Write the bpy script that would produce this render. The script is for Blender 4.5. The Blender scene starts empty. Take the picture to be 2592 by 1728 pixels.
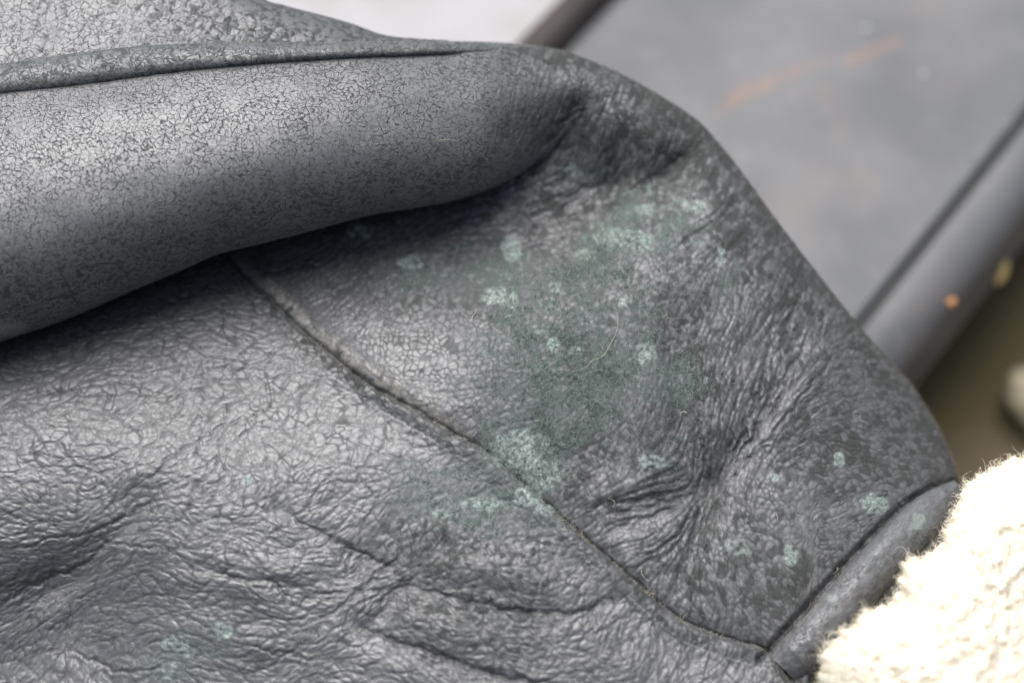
import bpy, math, random
import numpy as np
from mathutils import Matrix, Vector

random.seed(7)
RNG = np.random.default_rng(11)
scene = bpy.context.scene
col = scene.collection

# ------------------------------------------------------------------ camera
PITCH = math.radians(55.0)            # looking down at the jacket
DIST = 0.484                          # metres to the plane in focus
FRAME = 0.216                         # metres across the frame in the plane in focus
cam_data = bpy.data.cameras.new("camera")
cam_data.sensor_width = 22.3
cam_data.lens = 22.3 * DIST / FRAME
cam_data.clip_start = 0.005
cam_data.clip_end = 100.0
cam_data.dof.use_dof = True
cam_data.dof.focus_distance = DIST
cam_data.dof.aperture_fstop = cam_data.lens / 14.0
cam = bpy.data.objects.new("camera", cam_data)
col.objects.link(cam)
cam.rotation_euler = (math.pi / 2 - PITCH, 0, 0)
FOCUS = np.array([0.0, 0.0, 0.105])   # the point in focus, 10 cm above the metal lid's foot
CDIR = np.array([0.0, math.cos(PITCH), -math.sin(PITCH)])
CUP = np.array([0.0, math.sin(PITCH), math.cos(PITCH)])
CRT = np.array([1.0, 0.0, 0.0])
CPOS = FOCUS - CDIR * DIST
cam.location = CPOS
scene.camera = cam

# ------------------------------------------------------------------ sky and sun (overcast)
SUN_EL, SUN_AZ = math.radians(70), math.radians(-35)    # azimuth from +Y (behind the jacket) towards -X
world = bpy.data.worlds.new("World")
scene.world = world
world.use_nodes = True
wn = world.node_tree
wn.nodes.clear()
sky = wn.nodes.new("ShaderNodeTexSky")
sky.sky_type = 'NISHITA'
sky.sun_disc = False
sky.sun_elevation = SUN_EL
sky.sun_rotation = SUN_AZ
sky.air_density = 1.0
sky.dust_density = 4.0
sky.ozone_density = 1.0
bg = wn.nodes.new("ShaderNodeBackground")
bg.inputs[1].default_value = 0.05
wo = wn.nodes.new("ShaderNodeOutputWorld")
grey = wn.nodes.new("ShaderNodeHueSaturation")      # cloud cover takes most of the blue out
grey.inputs["Saturation"].default_value = 0.72
wn.links.new(sky.outputs[0], grey.inputs["Color"])
wn.links.new(grey.outputs[0], bg.inputs[0])
wn.links.new(bg.outputs[0], wo.inputs[0])
sun_data = bpy.data.lights.new("sun", 'SUN')
sun_data.energy = 2.2
sun_data.angle = math.radians(60)
sun_data.color = (1.0, 0.975, 0.945)
sun = bpy.data.objects.new("sun", sun_data)
col.objects.link(sun)
sdir = Vector((math.sin(SUN_AZ) * math.cos(SUN_EL), math.cos(SUN_AZ) * math.cos(SUN_EL), math.sin(SUN_EL)))
sun.rotation_euler = sdir.to_track_quat('Z', 'Y').to_euler()
scene.view_settings.view_transform = 'Standard'
scene.view_settings.look = 'None'
scene.view_settings.exposure = 1.34
scene.view_settings.gamma = 1.0
scene.cycles.use_denoising = True
scene.cycles.denoiser = 'OPENIMAGEDENOISE'
scene.cycles.denoising_input_passes = 'RGB_ALBEDO_NORMAL'
scene.cycles.denoising_prefilter = 'ACCURATE'
scene.cycles.max_bounces = 6

# ------------------------------------------------------------------ measuring helpers
F = 2592.0 / 2352.0                   # the layout was measured on a 2352 px wide view of the photograph
PX = FRAME / 2592.0                   # metres per photograph pixel in the plane in focus
MM = 0.001

def place(px, py, d):
    """points (N,3): photograph pixel px,py lying d mm nearer than the plane in focus"""
    px = np.asarray(px, float); py = np.asarray(py, float); d = np.asarray(d, float) * MM
    k = (DIST - d) / DIST
    x = (px - 1296.0) * PX * k
    y = -(py - 864.0) * PX * k
    z = DIST - d
    return CPOS + x[..., None] * CRT + y[..., None] * CUP + z[..., None] * CDIR

def on_level(px, py, zlev):
    """the point of the level plane z = zlev (metres) that shows at pixel px,py"""
    x = (px - 1296.0) * PX; y = -(py - 864.0) * PX
    ray = x * CRT + y * CUP + DIST * CDIR
    return CPOS + ray * ((zlev - CPOS[2]) / ray[2])

def spline(pts, n=400, scale=F):
    """Catmull-Rom through pts, densely sampled"""
    p = np.array(pts, float) * scale
    p = np.vstack([2 * p[0] - p[1], p, 2 * p[-1] - p[-2]])
    out = []
    m = len(p) - 3
    for i in range(m):
        t = np.linspace(0, 1, max(4, n // m), endpoint=(i == m - 1))[:, None]
        a, b, c, e = p[i], p[i + 1], p[i + 2], p[i + 3]
        out.append(0.5 * ((2 * b) + (c - a) * t + (2 * a - 5 * b + 4 * c - e) * t ** 2 + (3 * b - a - 3 * c + e) * t ** 3))
    return np.vstack(out)

def curve_fn(pts, scale=F):
    s = spline(pts, 600, scale)
    xs, ys = s[:, 0], s[:, 1]
    o = np.argsort(xs)
    return lambda x: np.interp(x, xs[o], ys[o])

def smooth(a, b, x):
    t = np.clip((x - a) / (b - a), 0, 1)
    return t * t * (3 - 2 * t)

# ------------------------------------------------------------------ noise
_TAB = {}
def _table(seed, k):
    """256 x 256 random numbers for a seed"""
    if (seed, k) not in _TAB:
        _TAB[(seed, k)] = np.random.default_rng(seed * 7 + k).random(65536).astype(np.float32)
    return _TAB[(seed, k)]

def perlin(x, y, seed=0):
    x = np.asarray(x, np.float32); y = np.asarray(y, np.float32)
    ix = np.floor(x); iy = np.floor(y)
    fx = x - ix; fy = y - iy
    ii = ix.astype(np.int32); jj = iy.astype(np.int32)
    u = fx ** 3 * (fx * (fx * 6 - 15) + 10); v = fy ** 3 * (fy * (fy * 6 - 15) + 10)
    ang = _table(seed, 0) * np.float32(2 * math.pi)
    ca, sa = np.cos(ang), np.sin(ang)
    def g(dx, dy):
        k = ((jj + dy) & 255) * 256 + ((ii + dx) & 255)
        return ca[k] * (fx - dx) + sa[k] * (fy - dy)
    a = g(0, 0); b = g(1, 0); c = g(0, 1); e = g(1, 1)
    return ((a + (b - a) * u) * (1 - v) + (c + (e - c) * u) * v) * np.float32(1.5)

def fbm(x, y, seed=0, octaves=4, gain=0.5):
    s = 0; a = 1.0
    for i in range(octaves):
        s = s + a * perlin(x * 2 ** i, y * 2 ** i, seed + i * 17)
        a *= gain
    return s

# ------------------------------------------------------------------ fields on a lattice over the photograph
LS = 2.4                              # lattice step in photograph pixels
X0, X1, Y0, Y1 = -180.0, 2560.0, -180.0, 1880.0
LX = np.arange(X0, X1, LS); LY = np.arange(Y0, Y1, LS)
GX, GY = np.meshgrid(LX, LY)
NY, NX = GX.shape

def sample(A, px, py):
    u = np.clip((px - X0) / LS, 0, NX - 1.001); v = np.clip((py - Y0) / LS, 0, NY - 1.001)
    i = u.astype(np.int32); j = v.astype(np.int32)
    fu = (u - i).astype(A.dtype); fv = (v - j).astype(A.dtype)
    return (A[j, i] * (1 - fu) + A[j, i + 1] * fu) * (1 - fv) + (A[j + 1, i] * (1 - fu) + A[j + 1, i + 1] * fu) * fv

def blur(A, sig):
    """gaussian blur, sig in photograph pixels (wraps round; the margin is out of sight)"""
    s = sig / LS
    ky = np.fft.fftfreq(A.shape[0])[:, None]; kx = np.fft.rfftfreq(A.shape[1])[None, :]
    return np.fft.irfft2(np.fft.rfft2(A) * np.exp(-2 * math.pi ** 2 * s * s * (kx * kx + ky * ky)), A.shape)

def polydist(pts, px, py, sign=False, reach=None):
    """distance of every point to a polyline; with the side and the run along it. reach: only near the line (lattice only)"""
    far = 1e9 if reach is None else reach
    best = np.full(px.shape, far); side = np.zeros(px.shape); run = np.zeros(px.shape)
    acc = 0.0
    for a, b in zip(pts[:-1], pts[1:]):
        e = b - a; L = math.hypot(*e)
        if L < 1e-9: continue
        if reach is None: sl = (slice(None), slice(None))
        else:
            r = reach * 1.15
            i0, i1 = np.searchsorted(LX, [min(a[0], b[0]) - r, max(a[0], b[0]) + r]); j0, j1 = np.searchsorted(LY, [min(a[1], b[1]) - r, max(a[1], b[1]) + r])
            sl = (slice(j0, j1), slice(i0, i1))
        qx, qy = px[sl], py[sl]
        t = np.clip(((qx - a[0]) * e[0] + (qy - a[1]) * e[1]) / (L * L), 0, 1)
        dx = qx - a[0] - t * e[0]; dy = qy - a[1] - t * e[1]
        d = np.hypot(dx, dy)
        m = d < best[sl]
        best[sl] = np.where(m, d, best[sl])
        if sign:
            side[sl] = np.where(m, e[0] * dy - e[1] * dx, side[sl])
            run[sl] = np.where(m, acc + t * L, run[sl])
        acc += L
    return (best, np.sign(side), run / max(acc, 1e-9)) if sign else best

def blobs(items):
    """soft patches: (x, y, rx, ry, strength) in the 2352 view"""
    A = np.zeros(GX.shape)
    for x, y, rx, ry, s in items:
        q = ((GX - x * F) / (rx * F)) ** 2 + ((GY - y * F) / (ry * F)) ** 2
        A = np.maximum(A, s * np.clip(1.35 - q, 0, 1))
    return A

def idw(pts, power=3.0):
    """smooth interpolation of values given at points (x, y, v...)"""
    p = np.array(pts, float)
    S = [np.zeros(GX.shape) for _ in range(p.shape[1] - 2)]; W = np.zeros(GX.shape)
    for r in p:
        w = 1.0 / (((GX - r[0] * F) ** 2 + (GY - r[1] * F) ** 2 + 900.0) ** (power / 2) * 1e-7)
        W += w
        for k in range(len(S)): S[k] += w * r[2 + k]
    return [s / W for s in S]

# ---- outlines (2352 px view)
WELT_LO = curve_fn([(-200, 236), (0, 213), (200, 192), (400, 165), (600, 146), (800, 132), (1000, 124), (1150, 118), (1260, 116)])
WELT_HI = curve_fn([(-200, 172), (0, 147), (150, 125), (300, 108), (450, 100), (700, 97), (1000, 95), (1150, 98), (1240, 106), (1320, 120)])
SIL = [(1180, 100), (1250, 108), (1300, 119), (1400, 158), (1500, 210), (1600, 275), (1650, 328), (1700, 390), (1780, 500), (1880, 630), (1980, 755),
       (2080, 868), (2130, 940), (2168, 1010), (2188, 1060), (2197, 1092), (2202, 1120)]
SIL_PTS = spline(SIL, 90)
SIL_FN = curve_fn(SIL)
CREASE = curve_fn([(-200, 850), (0, 785), (150, 735), (300, 670), (420, 620), (500, 585), (600, 560), (700, 535), (850, 495), (1000, 470), (1100, 443), (1180, 408),
                   (1250, 358), (1300, 308), (1335, 262), (1400, 275), (1500, 330), (1600, 400), (1700, 510), (1880, 750), (2080, 985), (2220, 1200)])
SEAM = spline([(470, 540), (520, 585), (570, 640), (620, 685), (680, 745), (740, 797), (800, 845), (870, 895), (960, 945), (1050, 1000), (1130, 1045), (1200, 1110),
               (1270, 1172), (1350, 1242), (1430, 1312), (1500, 1372), (1560, 1420), (1620, 1447), (1700, 1474), (1762, 1494), (1812, 1558), (1860, 1640)], 110)
HEM = spline([(1740, 1516), (1766, 1490), (1840, 1410), (1900, 1342), (1960, 1275), (2020, 1212), (2080, 1158), (2140, 1121), (2178, 1109), (2230, 1100)], 60)

print("fields...")
# ---- broad lie of the leather under the roll: thin plate through (x, y, mm towards the viewer)
LIE = [(-150, 830, -20), (0, 800, -18), (0, 900, -9), (200, 950, -4), (500, 950, -3), (500, 720, -15), (250, 800, -13), (250, 720, -19), (0, 1100, 1), (400, 1100, 4), (800, 1000, 1),
       (160, 1360, -3), (0, 1500, -6), (-150, 1500, -4), (-150, 1200, 1), (100, 1568, -3), (60, 1290, 1), (330, 1250, 5), (400, 1400, 6), (700, 1300, 10), (1000, 1200, 9), (1000, 1500, 16), (700, 1568, 11), (400, 1650, 7),
       (0, 1700, -2), (1000, 1680, 18), (1300, 1350, 12), (1500, 1500, 13), (1700, 1560, 13), (1500, 1680, 16), (1800, 1680, 14), (820, 1450, 12), (870, 1330, 8.5), (1120, 1430, 13.5), (1150, 1330, 12.5),
       (450, 480, -34), (200, 560, -32), (-100, 700, -28), (520, 585, -27), (620, 685, -17), (740, 795, -9), (870, 895, -2), (1050, 1000, 3), (1200, 1110, 6), (1350, 1240, 8), (1500, 1370, 9), (1620, 1445, 9), (1760, 1490, 9),
       (700, 620, -22), (900, 560, -26), (800, 500, -30), (1000, 430, -31), (1100, 560, -27), (1250, 480, -27), (1190, 570, -24), (980, 650, -17), (850, 740, -9), (1080, 670, -15), (1150, 705, -6.5), (1290, 658, -6.5),
       (1280, 600, -20), (1400, 560, -16), (1440, 562, -12), (1430, 480, -24), (1300, 550, -25), (1380, 350, -25), (1500, 300, -21), (1560, 380, -26), (1620, 460, -19), (1600, 560, -13), (1500, 700, -5), (1300, 800, 0), (1100, 850, 1),
       (1330, 190, -16.5), (1430, 215, -20), (1300, 130, -19), (1000, 250, -20), (1200, 250, -20), (1345, 250, -22), (1290, 350, -28), (1240, 395, -29), (1370, 280, -21), (1200, 950, 3.5), (1500, 900, 1), (1700, 650, -13), (1700, 900, -4.5), (1850, 900, -8), (1800, 750, -13), (1950, 950, -12), (2100, 1020, -18),
       (1650, 1110, -1.2), (1800, 1120, 0.5), (2000, 1100, -8), (2150, 1090, -17), (1480, 1130, 4.5), (1600, 1350, 8), (1800, 1300, 5), (1900, 1250, 1.5), (2000, 1180, -4), (1750, 1430, 8), (2250, 1250, -14), (2000, 1500, 4)]
L = np.array(LIE, float); L[:, :2] *= F / 100.0
def _tps(r2):
    return 0.5 * r2 * np.log(r2 + 1e-9)
A = _tps(((L[:, None, :2] - L[None, :, :2]) ** 2).sum(-1)) + np.eye(len(L)) * 0.25
P = np.hstack([np.ones((len(L), 1)), L[:, :2]])
M = np.block([[A, P], [P.T, np.zeros((3, 3))]])
sol = np.linalg.solve(M, np.concatenate([L[:, 2], np.zeros(3)]))
BASE = sol[-3] + sol[-2] * GX / 100 + sol[-1] * GY / 100
for w, (x, y, _) in zip(sol[:-3], L):
    BASE += w * _tps((GX / 100 - x) ** 2 + (GY / 100 - y) ** 2)

# ---- which way the wrinkles run (degrees, up-right positive), how strong, how wide-spaced
FLOW = [  # x, y, angle, strength of fine wrinkles, strength of coarse wrinkles
    (100, 850, 12, .9, .2), (300, 800, 14, .95, .2), (450, 720, 8, .95, .2), (550, 760, -5, .8, .15), (200, 740, 16, .9, .2), (30, 820, 14, .9, .2), (420, 860, -8, .4, .15), (650, 860, 5, .3, .1), (780, 900, 10, .15, .1),
    (100, 980, 5, .25, .25), (300, 1000, 20, .2, .25), (600, 980, 25, .3, .2), (850, 1000, 8, .35, .1), (120, 1150, -30, .2, .3), (300, 1120, 35, .25, .5), (500, 1020, 35, .3, .4), (600, 1100, 70, .15, .15), (800, 1100, 20, .12, .15),
    (60, 1250, -8, .3, .7), (200, 1260, 38, .5, .7), (130, 1380, 35, .6, .9), (30, 1400, 25, .5, .9), (180, 1480, 65, .7, .4), (80, 1520, 60, .6, .4), (300, 1400, -5, .3, .5), (260, 1540, 80, .6, .3),
    (450, 1200, -10, .2, .3), (450, 1300, -12, .3, .8), (600, 1250, -18, .25, .7), (600, 1400, -16, .3, .8), (750, 1350, -10, .3, .8), (850, 1300, 42, .4, .6), (900, 1250, 50, .5, .5), (800, 1420, 35, .4, .7), (500, 1520, -20, .3, .7), (700, 1520, 25, .4, .6), (820, 1560, 10, .4, .6),
    (950, 1180, 60, .2, .2), (1100, 1250, 10, .1, .15), (1150, 1330, -8, .2, .35), (1250, 1400, 5, .25, .4), (1350, 1300, 30, .25, .2), (1400, 1430, 50, .5, .5), (1550, 1480, 75, .6, .4), (1620, 1560, 45, .6, .5), (1200, 1500, -15, .35, .5), (1000, 1400, -12, .3, .6), (1400, 1540, 12, .5, .5), (950, 1540, -25, .4, .6),
    (640, 600, 25, .6, .2), (760, 640, 42, .7, .3), (850, 640, 55, .6, .3), (760, 740, 50, .5, .2), (900, 600, 20, .5, .3), (860, 800, 80, .4, .1), (960, 740, 15, .3, .2), (950, 850, 20, .35, .2), (1080, 560, 8, .5, .5), (1060, 640, 5, .3, .2), (1200, 520, 25, .4, .6), (1050, 820, 15, .25, .15), (900, 890, -40, .35, .1),
    (1320, 270, 62, .4, .9), (1250, 230, 85, .35, .2), (1380, 400, 65, .25, .4), (1300, 470, 15, .3, .6), (1450, 460, 40, .3, .5), (1560, 380, 58, .3, .6), (1620, 520, 42, .3, .7), (1480, 280, 80, .2, .2), (1620, 340, 60, .2, .3), (1350, 150, 80, .3, .1),
    (1200, 800, 30, .15, .1), (1400, 750, 30, .1, .1), (1500, 620, 30, .2, .1), (1400, 950, 60, .1, .1), (1550, 760, 80, .3, .2), (1650, 700, 75, .4, .3), (1750, 620, 50, .3, .3), (1600, 900, 85, .5, .3), (1780, 750, 62, .6, .6), (1850, 660, 70, .6, .6), (1780, 880, 75, .7, .7),
    (1900, 760, 75, .5, .5), (1850, 820, 60, .6, .5), (1930, 800, 25, .6, .3), (1980, 860, 5, .4, .2), (1900, 870, 30, .5, .3), (1700, 1000, 66, .7, .9), (1750, 930, 60, .7, .7), (1640, 1050, 85, .7, .8), (1800, 1000, 45, .5, .3), (1680, 1080, 60, .7, .9), (1620, 1130, 75, .7, .8),
    (1480, 1140, 8, .4, .9), (1400, 1160, 10, .3, .8), (1540, 1120, 14, .5, .9), (1450, 1200, 25, .5, .5), (1530, 1200, 42, .6, .5), (1600, 1220, 78, .7, .8), (1570, 1300, 72, .7, .6), (1500, 1280, 40, .5, .4), (1650, 1320, -78, .5, .3), (1700, 1220, -55, .3, .3), (1740, 1330, -60, .2, .2), (1600, 1400, 80, .5, .3),
    (1800, 1150, 30, .12, .1), (1900, 1020, -25, .3, .1), (2050, 1000, -35, .3, .05), (2100, 1080, -30, .25, .05), (1950, 1150, 20, .1, .1), (1850, 1250, -60, .12, .15), (1800, 1400, -40, .15, .1), (1450, 1050, 70, .1, .05), (1300, 1100, 30, .1, .05)]
fl = np.array(FLOW)
c2, s2, AF, AC = idw(np.column_stack([fl[:, 0], fl[:, 1], np.cos(np.radians(2 * fl[:, 2])), np.sin(np.radians(2 * fl[:, 2])), fl[:, 3], fl[:, 4]]))
TH = 0.5 * np.arctan2(s2, c2) + 0.35 * perlin(GX / 130, GY / 130, 5)
VX, VY = np.cos(TH), -np.sin(TH)

def lic(noise, reach, step=4.0):
    """smear noise along the wrinkle direction"""
    acc = noise.copy(); W = 1.0
    n = int(reach / step)
    for sgn in (1, -1):
        px, py = GX.copy(), GY.copy()
        vx, vy = VX * sgn, VY * sgn
        for i in range(n):
            px += vx * step; py += vy * step
            ii = np.clip(((px - X0) / LS).astype(np.int32), 0, NX - 1); jj = np.clip(((py - Y0) / LS).astype(np.int32), 0, NY - 1)
            nx = VX[jj, ii]; ny = VY[jj, ii]
            flip = np.sign(nx * vx + ny * vy)
            vx, vy = nx * flip, ny * flip
            w = 0.5 + 0.5 * math.cos(math.pi * (i + 1) / (n + 1))
            acc += w * sample(noise, px, py); W += w
    return acc / W

def wrinkles(sig, reach, seed):
    r = np.random.default_rng(seed)
    n = r.standard_normal(GX.shape)
    n = blur(n, sig) - blur(n, sig * 2.2)
    n = lic(n.astype(np.float32), reach)
    return n / n.std()

def billow(n, k):
    return np.clip(np.abs(n) / k, 0, 1) ** 0.75

wf = wrinkles(4.8, 44, 1)
wc = wrinkles(8.5, 90, 2)
wm = wrinkles(26.0, 110, 4)
def acells(size, asp, seed):
    """grain cells drawn out along the wrinkles: distance to the cell border, and a random number per cell"""
    f4 = np.float32
    x = ((GX + 0.75 * size * perlin(GX / (3.2 * size), GY / (3.2 * size), seed + 1) + 0.10 * size * perlin(GX / (.8 * size), GY / (.8 * size), seed + 3)) / size).astype(f4)
    y = ((GY + 0.75 * size * perlin(GX / (3.2 * size), GY / (3.2 * size), seed + 2) + 0.10 * size * perlin(GX / (.8 * size), GY / (.8 * size), seed + 4)) / size).astype(f4)
    ix = np.floor(x); iy = np.floor(y)
    ii = ix.astype(np.int32); jj = iy.astype(np.int32)
    ox = ix - x + f4(.5); oy = iy - y + f4(.5)
    tx = (_table(seed, 1) - f4(.5)) * f4(.98); ty = (_table(seed, 2) - f4(.5)) * f4(.98); ti_ = _table(seed, 3)
    vx, vy, a1, a2 = VX.astype(f4), VY.astype(f4), (1 / asp).astype(f4) ** 2, asp.astype(f4) ** 2
    f1 = np.full(x.shape, 81, f4); f2 = np.full(x.shape, 81, f4); best = np.zeros(x.shape, np.int32)
    for dx in (-2, -1, 0, 1, 2):
        for dy in (-2, -1, 0, 1, 2):
            h = ((jj + dy) & 255) * 256 + ((ii + dx) & 255)
            ex = ox + tx[h] + f4(dx); ey = oy + ty[h] + f4(dy)
            r = (ex * vx + ey * vy) ** 2 * a1 + (ey * vx - ex * vy) ** 2 * a2
            m = r < f1
            f2 = np.where(m, f1, np.minimum(f2, r)); f1 = np.where(m, r, f1)
            best = np.where(m, h, best)
    f1 = np.sqrt(f1); f2 = np.sqrt(f2); rid = ti_[best]
    return f2 - f1, rid
ASP = 1.04 + 0.50 * np.clip(0.8 * (AF + AC), 0, 1.15)
e_lo, id_lo = acells(25.0, ASP, 301)
e_si, id_si = acells(14.5, 1 + 0.5 * (ASP - 1), 331)
e_su, id_su = acells(12.0, ASP, 351)
e_bi, _ = acells(52.0, ASP * 1.08, 371)
FINE = billow(wf, .75) - 0.7
COARSE = billow(wc, .7) - 0.7
lowp = smooth(-20, 120, GY - np.interp(GX, SEAM[:, 0], SEAM[:, 1]))
hollow = np.exp(-(((GX - 1430 * F) / (190 * F)) ** 2 + ((GY - 430 * F) / (170 * F)) ** 2))
lp = lowp > 0.5
vary = np.clip(0.55 + 0.9 * fbm(GX / 60, GY / 60, 361, 3), 0.12, 1)
GRAIN = np.where(lp, 0.14 * smooth(0, .5, e_lo) + 0.05 * smooth(0, .5, e_su) + 0.18 * smooth(0, .30, e_bi), 0.10 * smooth(0, .55, e_si) * (1 - 0.55 * np.clip(AC, 0, 1))) * (0.7 + 0.4 * vary)
CELLR = np.where(lp, id_su, id_si)
RELIEF = (np.where(lp, 0.32, 0.5) * AC + 0.5 * hollow) * wm * 0.8 + np.where(lp, 0.20, 0.46) * AF * FINE + np.where(lp, 0.22, 0.62) * AC * COARSE + GRAIN
# finish cracks round the grains, and darker lines along the wrinkles
CRACK_CREASE = np.where(lp, np.maximum((1 - smooth(.02, .17, e_lo)) * (0.35 + 0.65 * vary), (1 - smooth(.015, .085, e_bi)) * (0.5 + 0.5 * vary)), (1 - smooth(.05, .34, e_si)) * (0.5 + 0.5 * vary))
CRACK_CREASE = np.maximum(CRACK_CREASE, np.where(lp, 0.75, 0.0) * (1 - smooth(.05, .28, e_su)) * (1 - vary))
CRACK_CREASE = np.maximum(CRACK_CREASE, np.clip(AF * 1.3, 0, 1) * (1 - np.clip(np.abs(wf) / 0.22, 0, 1)) * 0.8)
CRACK_CREASE = np.maximum(CRACK_CREASE, np.clip(AC * 1.5, 0, 1) * (1 - np.clip(np.abs(wc) / 0.16, 0, 1)))

# ---- the creases one can point at: polyline, depth mm, half-width px
CUTS = [
    ([(930, 1345), (1020, 1368), (1100, 1385), (1200, 1405), (1290, 1410), (1360, 1395), (1430, 1370)], 1.5, 10),
    ([(800, 1425), (900, 1470), (1000, 1500), (1080, 1530), (1180, 1560), (1300, 1575)], 2.0, 12),
    ([(655, 1170), (700, 1205), (760, 1235), (830, 1270), (900, 1300)], 1.1, 8), ([(480, 1310), (560, 1330), (610, 1332), (650, 1360), (690, 1375)], 1.2, 8),
    ([(210, 1215), (260, 1250), (330, 1255), (370, 1262)], .8, 7), ([(690, 1375), (760, 1362), (860, 1355), (930, 1345)], 1.0, 8), ([(150, 1480), (250, 1530), (320, 1542), (400, 1515)], 1.0, 9),
    ([(0, 1385), (60, 1350), (120, 1325), (200, 1290), (260, 1230)], 1.5, 10), ([(0, 1360), (80, 1330), (130, 1310)], .7, 8), ([(0, 1265), (60, 1255), (120, 1235), (200, 1225), (300, 1180), (380, 1120)], .9, 8),
    ([(0, 1170), (60, 1195), (110, 1200)], .7, 7), ([(120, 1000), (170, 1060), (230, 1090), (260, 1120)], .6, 7), ([(230, 1190), (300, 1130), (360, 1080), (470, 1000), (560, 960)], .7, 9),
    ([(500, 1050), (560, 1085), (640, 1070)], .5, 6), ([(840, 1395), (930, 1340), (1000, 1290)], .9, 8), ([(700, 1440), (800, 1380), (880, 1310), (940, 1250)], .9, 8), ([(1360, 1460), (1430, 1420), (1480, 1400)], .8, 8), ([(560, 1480), (650, 1500), (720, 1520)], .8, 8),
    ([(1275, 300), (1300, 270), (1330, 235)], 1.2, 10), ([(1290, 285), (1320, 262), (1350, 245)], 0.8, 6), ([(1500, 425), (1540, 385), (1570, 350)], 1.6, 16), ([(1180, 478), (1260, 462), (1330, 440), (1400, 420)], 1.2, 12),
    ([(1560, 560), (1620, 525), (1680, 480)], .7, 8), ([(1590, 545), (1650, 505)], .5, 6), ([(1430, 450), (1480, 420), (1520, 395)], 1.0, 10),
    ([(1700, 1050), (1730, 990), (1760, 930), (1790, 850), (1800, 770), (1830, 690), (1850, 650)], 1.2, 9), ([(1660, 1090), (1700, 1010), (1720, 960)], 1.0, 7), ([(1720, 1020), (1770, 950), (1800, 900), (1830, 840)], .9, 7), ([(1880, 690), (1870, 740), (1850, 800)], .9, 8), ([(1910, 730), (1905, 770)], .7, 7),
    ([(1390, 1165), (1450, 1148), (1530, 1135), (1600, 1110)], 1.0, 8), ([(1380, 1182), (1470, 1165), (1550, 1150), (1620, 1128)], .9, 7), ([(1405, 1215), (1480, 1185), (1560, 1165)], .8, 7),
    ([(1610, 1140), (1600, 1200), (1580, 1260), (1570, 1330)], 1.2, 7), ([(1640, 1140), (1630, 1200), (1610, 1280)], .9, 6), ([(1595, 1160), (1560, 1220), (1500, 1280), (1470, 1310)], .8, 7), ([(1600, 1130), (1625, 1050), (1635, 980)], .9, 7), ([(1570, 1060), (1590, 980), (1585, 900)], .6, 7),
    ([(1650, 1130), (1690, 1080), (1740, 1040), (1790, 1010)], .8, 6),
    ([(1650, 1105), (1680, 1000), (1690, 900), (1680, 800)], 1.1, 7), ([(1655, 1100), (1710, 980), (1745, 880), (1770, 780)], 1.3, 7), ([(1665, 1095), (1740, 985), (1790, 890), (1840, 800), (1872, 715)], 1.4, 7), ([(1672, 1100), (1760, 1010), (1830, 930), (1890, 850), (1930, 800)], 1.2, 7), ([(1630, 1100), (1610, 1000), (1600, 880), (1590, 780)], 1.0, 7),
    ([(1900, 700), (1890, 760), (1860, 830)], 1.1, 7), ([(1840, 660), (1815, 740), (1800, 810)], 1.1, 7), ([(1635, 1130), (1650, 1220), (1690, 1320)], .9, 7), ([(1620, 1130), (1540, 1240), (1440, 1290)], 1.0, 7), ([(1630, 1140), (1600, 1290), (1580, 1400)], 1.0, 7), ([(1940, 800), (1990, 810), (2030, 840)], .8, 7), ([(1900, 850), (1970, 850), (2020, 880)], .8, 7), ([(1915, 825), (1980, 828), (2030, 860)], .7, 6), ([(1640, 1060), (1655, 960), (1650, 860)], .8, 6), ([(1690, 1040), (1735, 930), (1760, 830)], 1.0, 6), ([(1720, 1010), (1800, 910), (1850, 850)], 1.0, 6),
    ([(560, 640), (640, 625), (760, 600)], .7, 8), ([(760, 690), (810, 650), (850, 610)], .8, 8), ([(790, 720), (840, 680), (880, 640)], .8, 8), ([(1160, 500), (1230, 490), (1290, 470)], .9, 8), ([(1120, 530), (1200, 530), (1260, 515)], .8, 8), ([(1330, 300), (1350, 350), (1345, 400)], .8, 8), ([(1390, 330), (1400, 390), (1385, 440)], .7, 8),
]
for pts, dep, wid in CUTS:
    p = spline(pts, 40)
    x0, x1, y0, y1 = p[:, 0].min() - 90, p[:, 0].max() + 90, p[:, 1].min() - 90, p[:, 1].max() + 90
    i0, i1 = np.searchsorted(LX, [x0, x1]); j0, j1 = np.searchsorted(LY, [y0, y1])
    sx, sy = GX[j0:j1, i0:i1], GY[j0:j1, i0:i1]
    wx = sx + 9 * perlin(sx / 34, sy / 34, 21) + 4 * perlin(sx / 12, sy / 12, 23)
    wy = sy + 9 * perlin(sx / 34, sy / 34, 22) + 4 * perlin(sx / 12, sy / 12, 24)
    d, _, run = polydist(p, wx, wy, True)
    end = np.clip(np.minimum(run, 1 - run) * 6, 0, 1)
    w = wid * 0.52; dep = dep * 0.36
    CRACK_CREASE[j0:j1, i0:i1] = np.maximum(CRACK_CREASE[j0:j1, i0:i1], 0.9 * end * np.exp(-(d / (w * .7)) ** 2))  # each crease is drawn darker along its line
    RELIEF[j0:j1, i0:i1] += end * dep * (-0.8 * np.exp(-(d / w) ** 2) + 0.35 * np.exp(-((d - 2.6 * w) / (1.6 * w)) ** 2))

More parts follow.
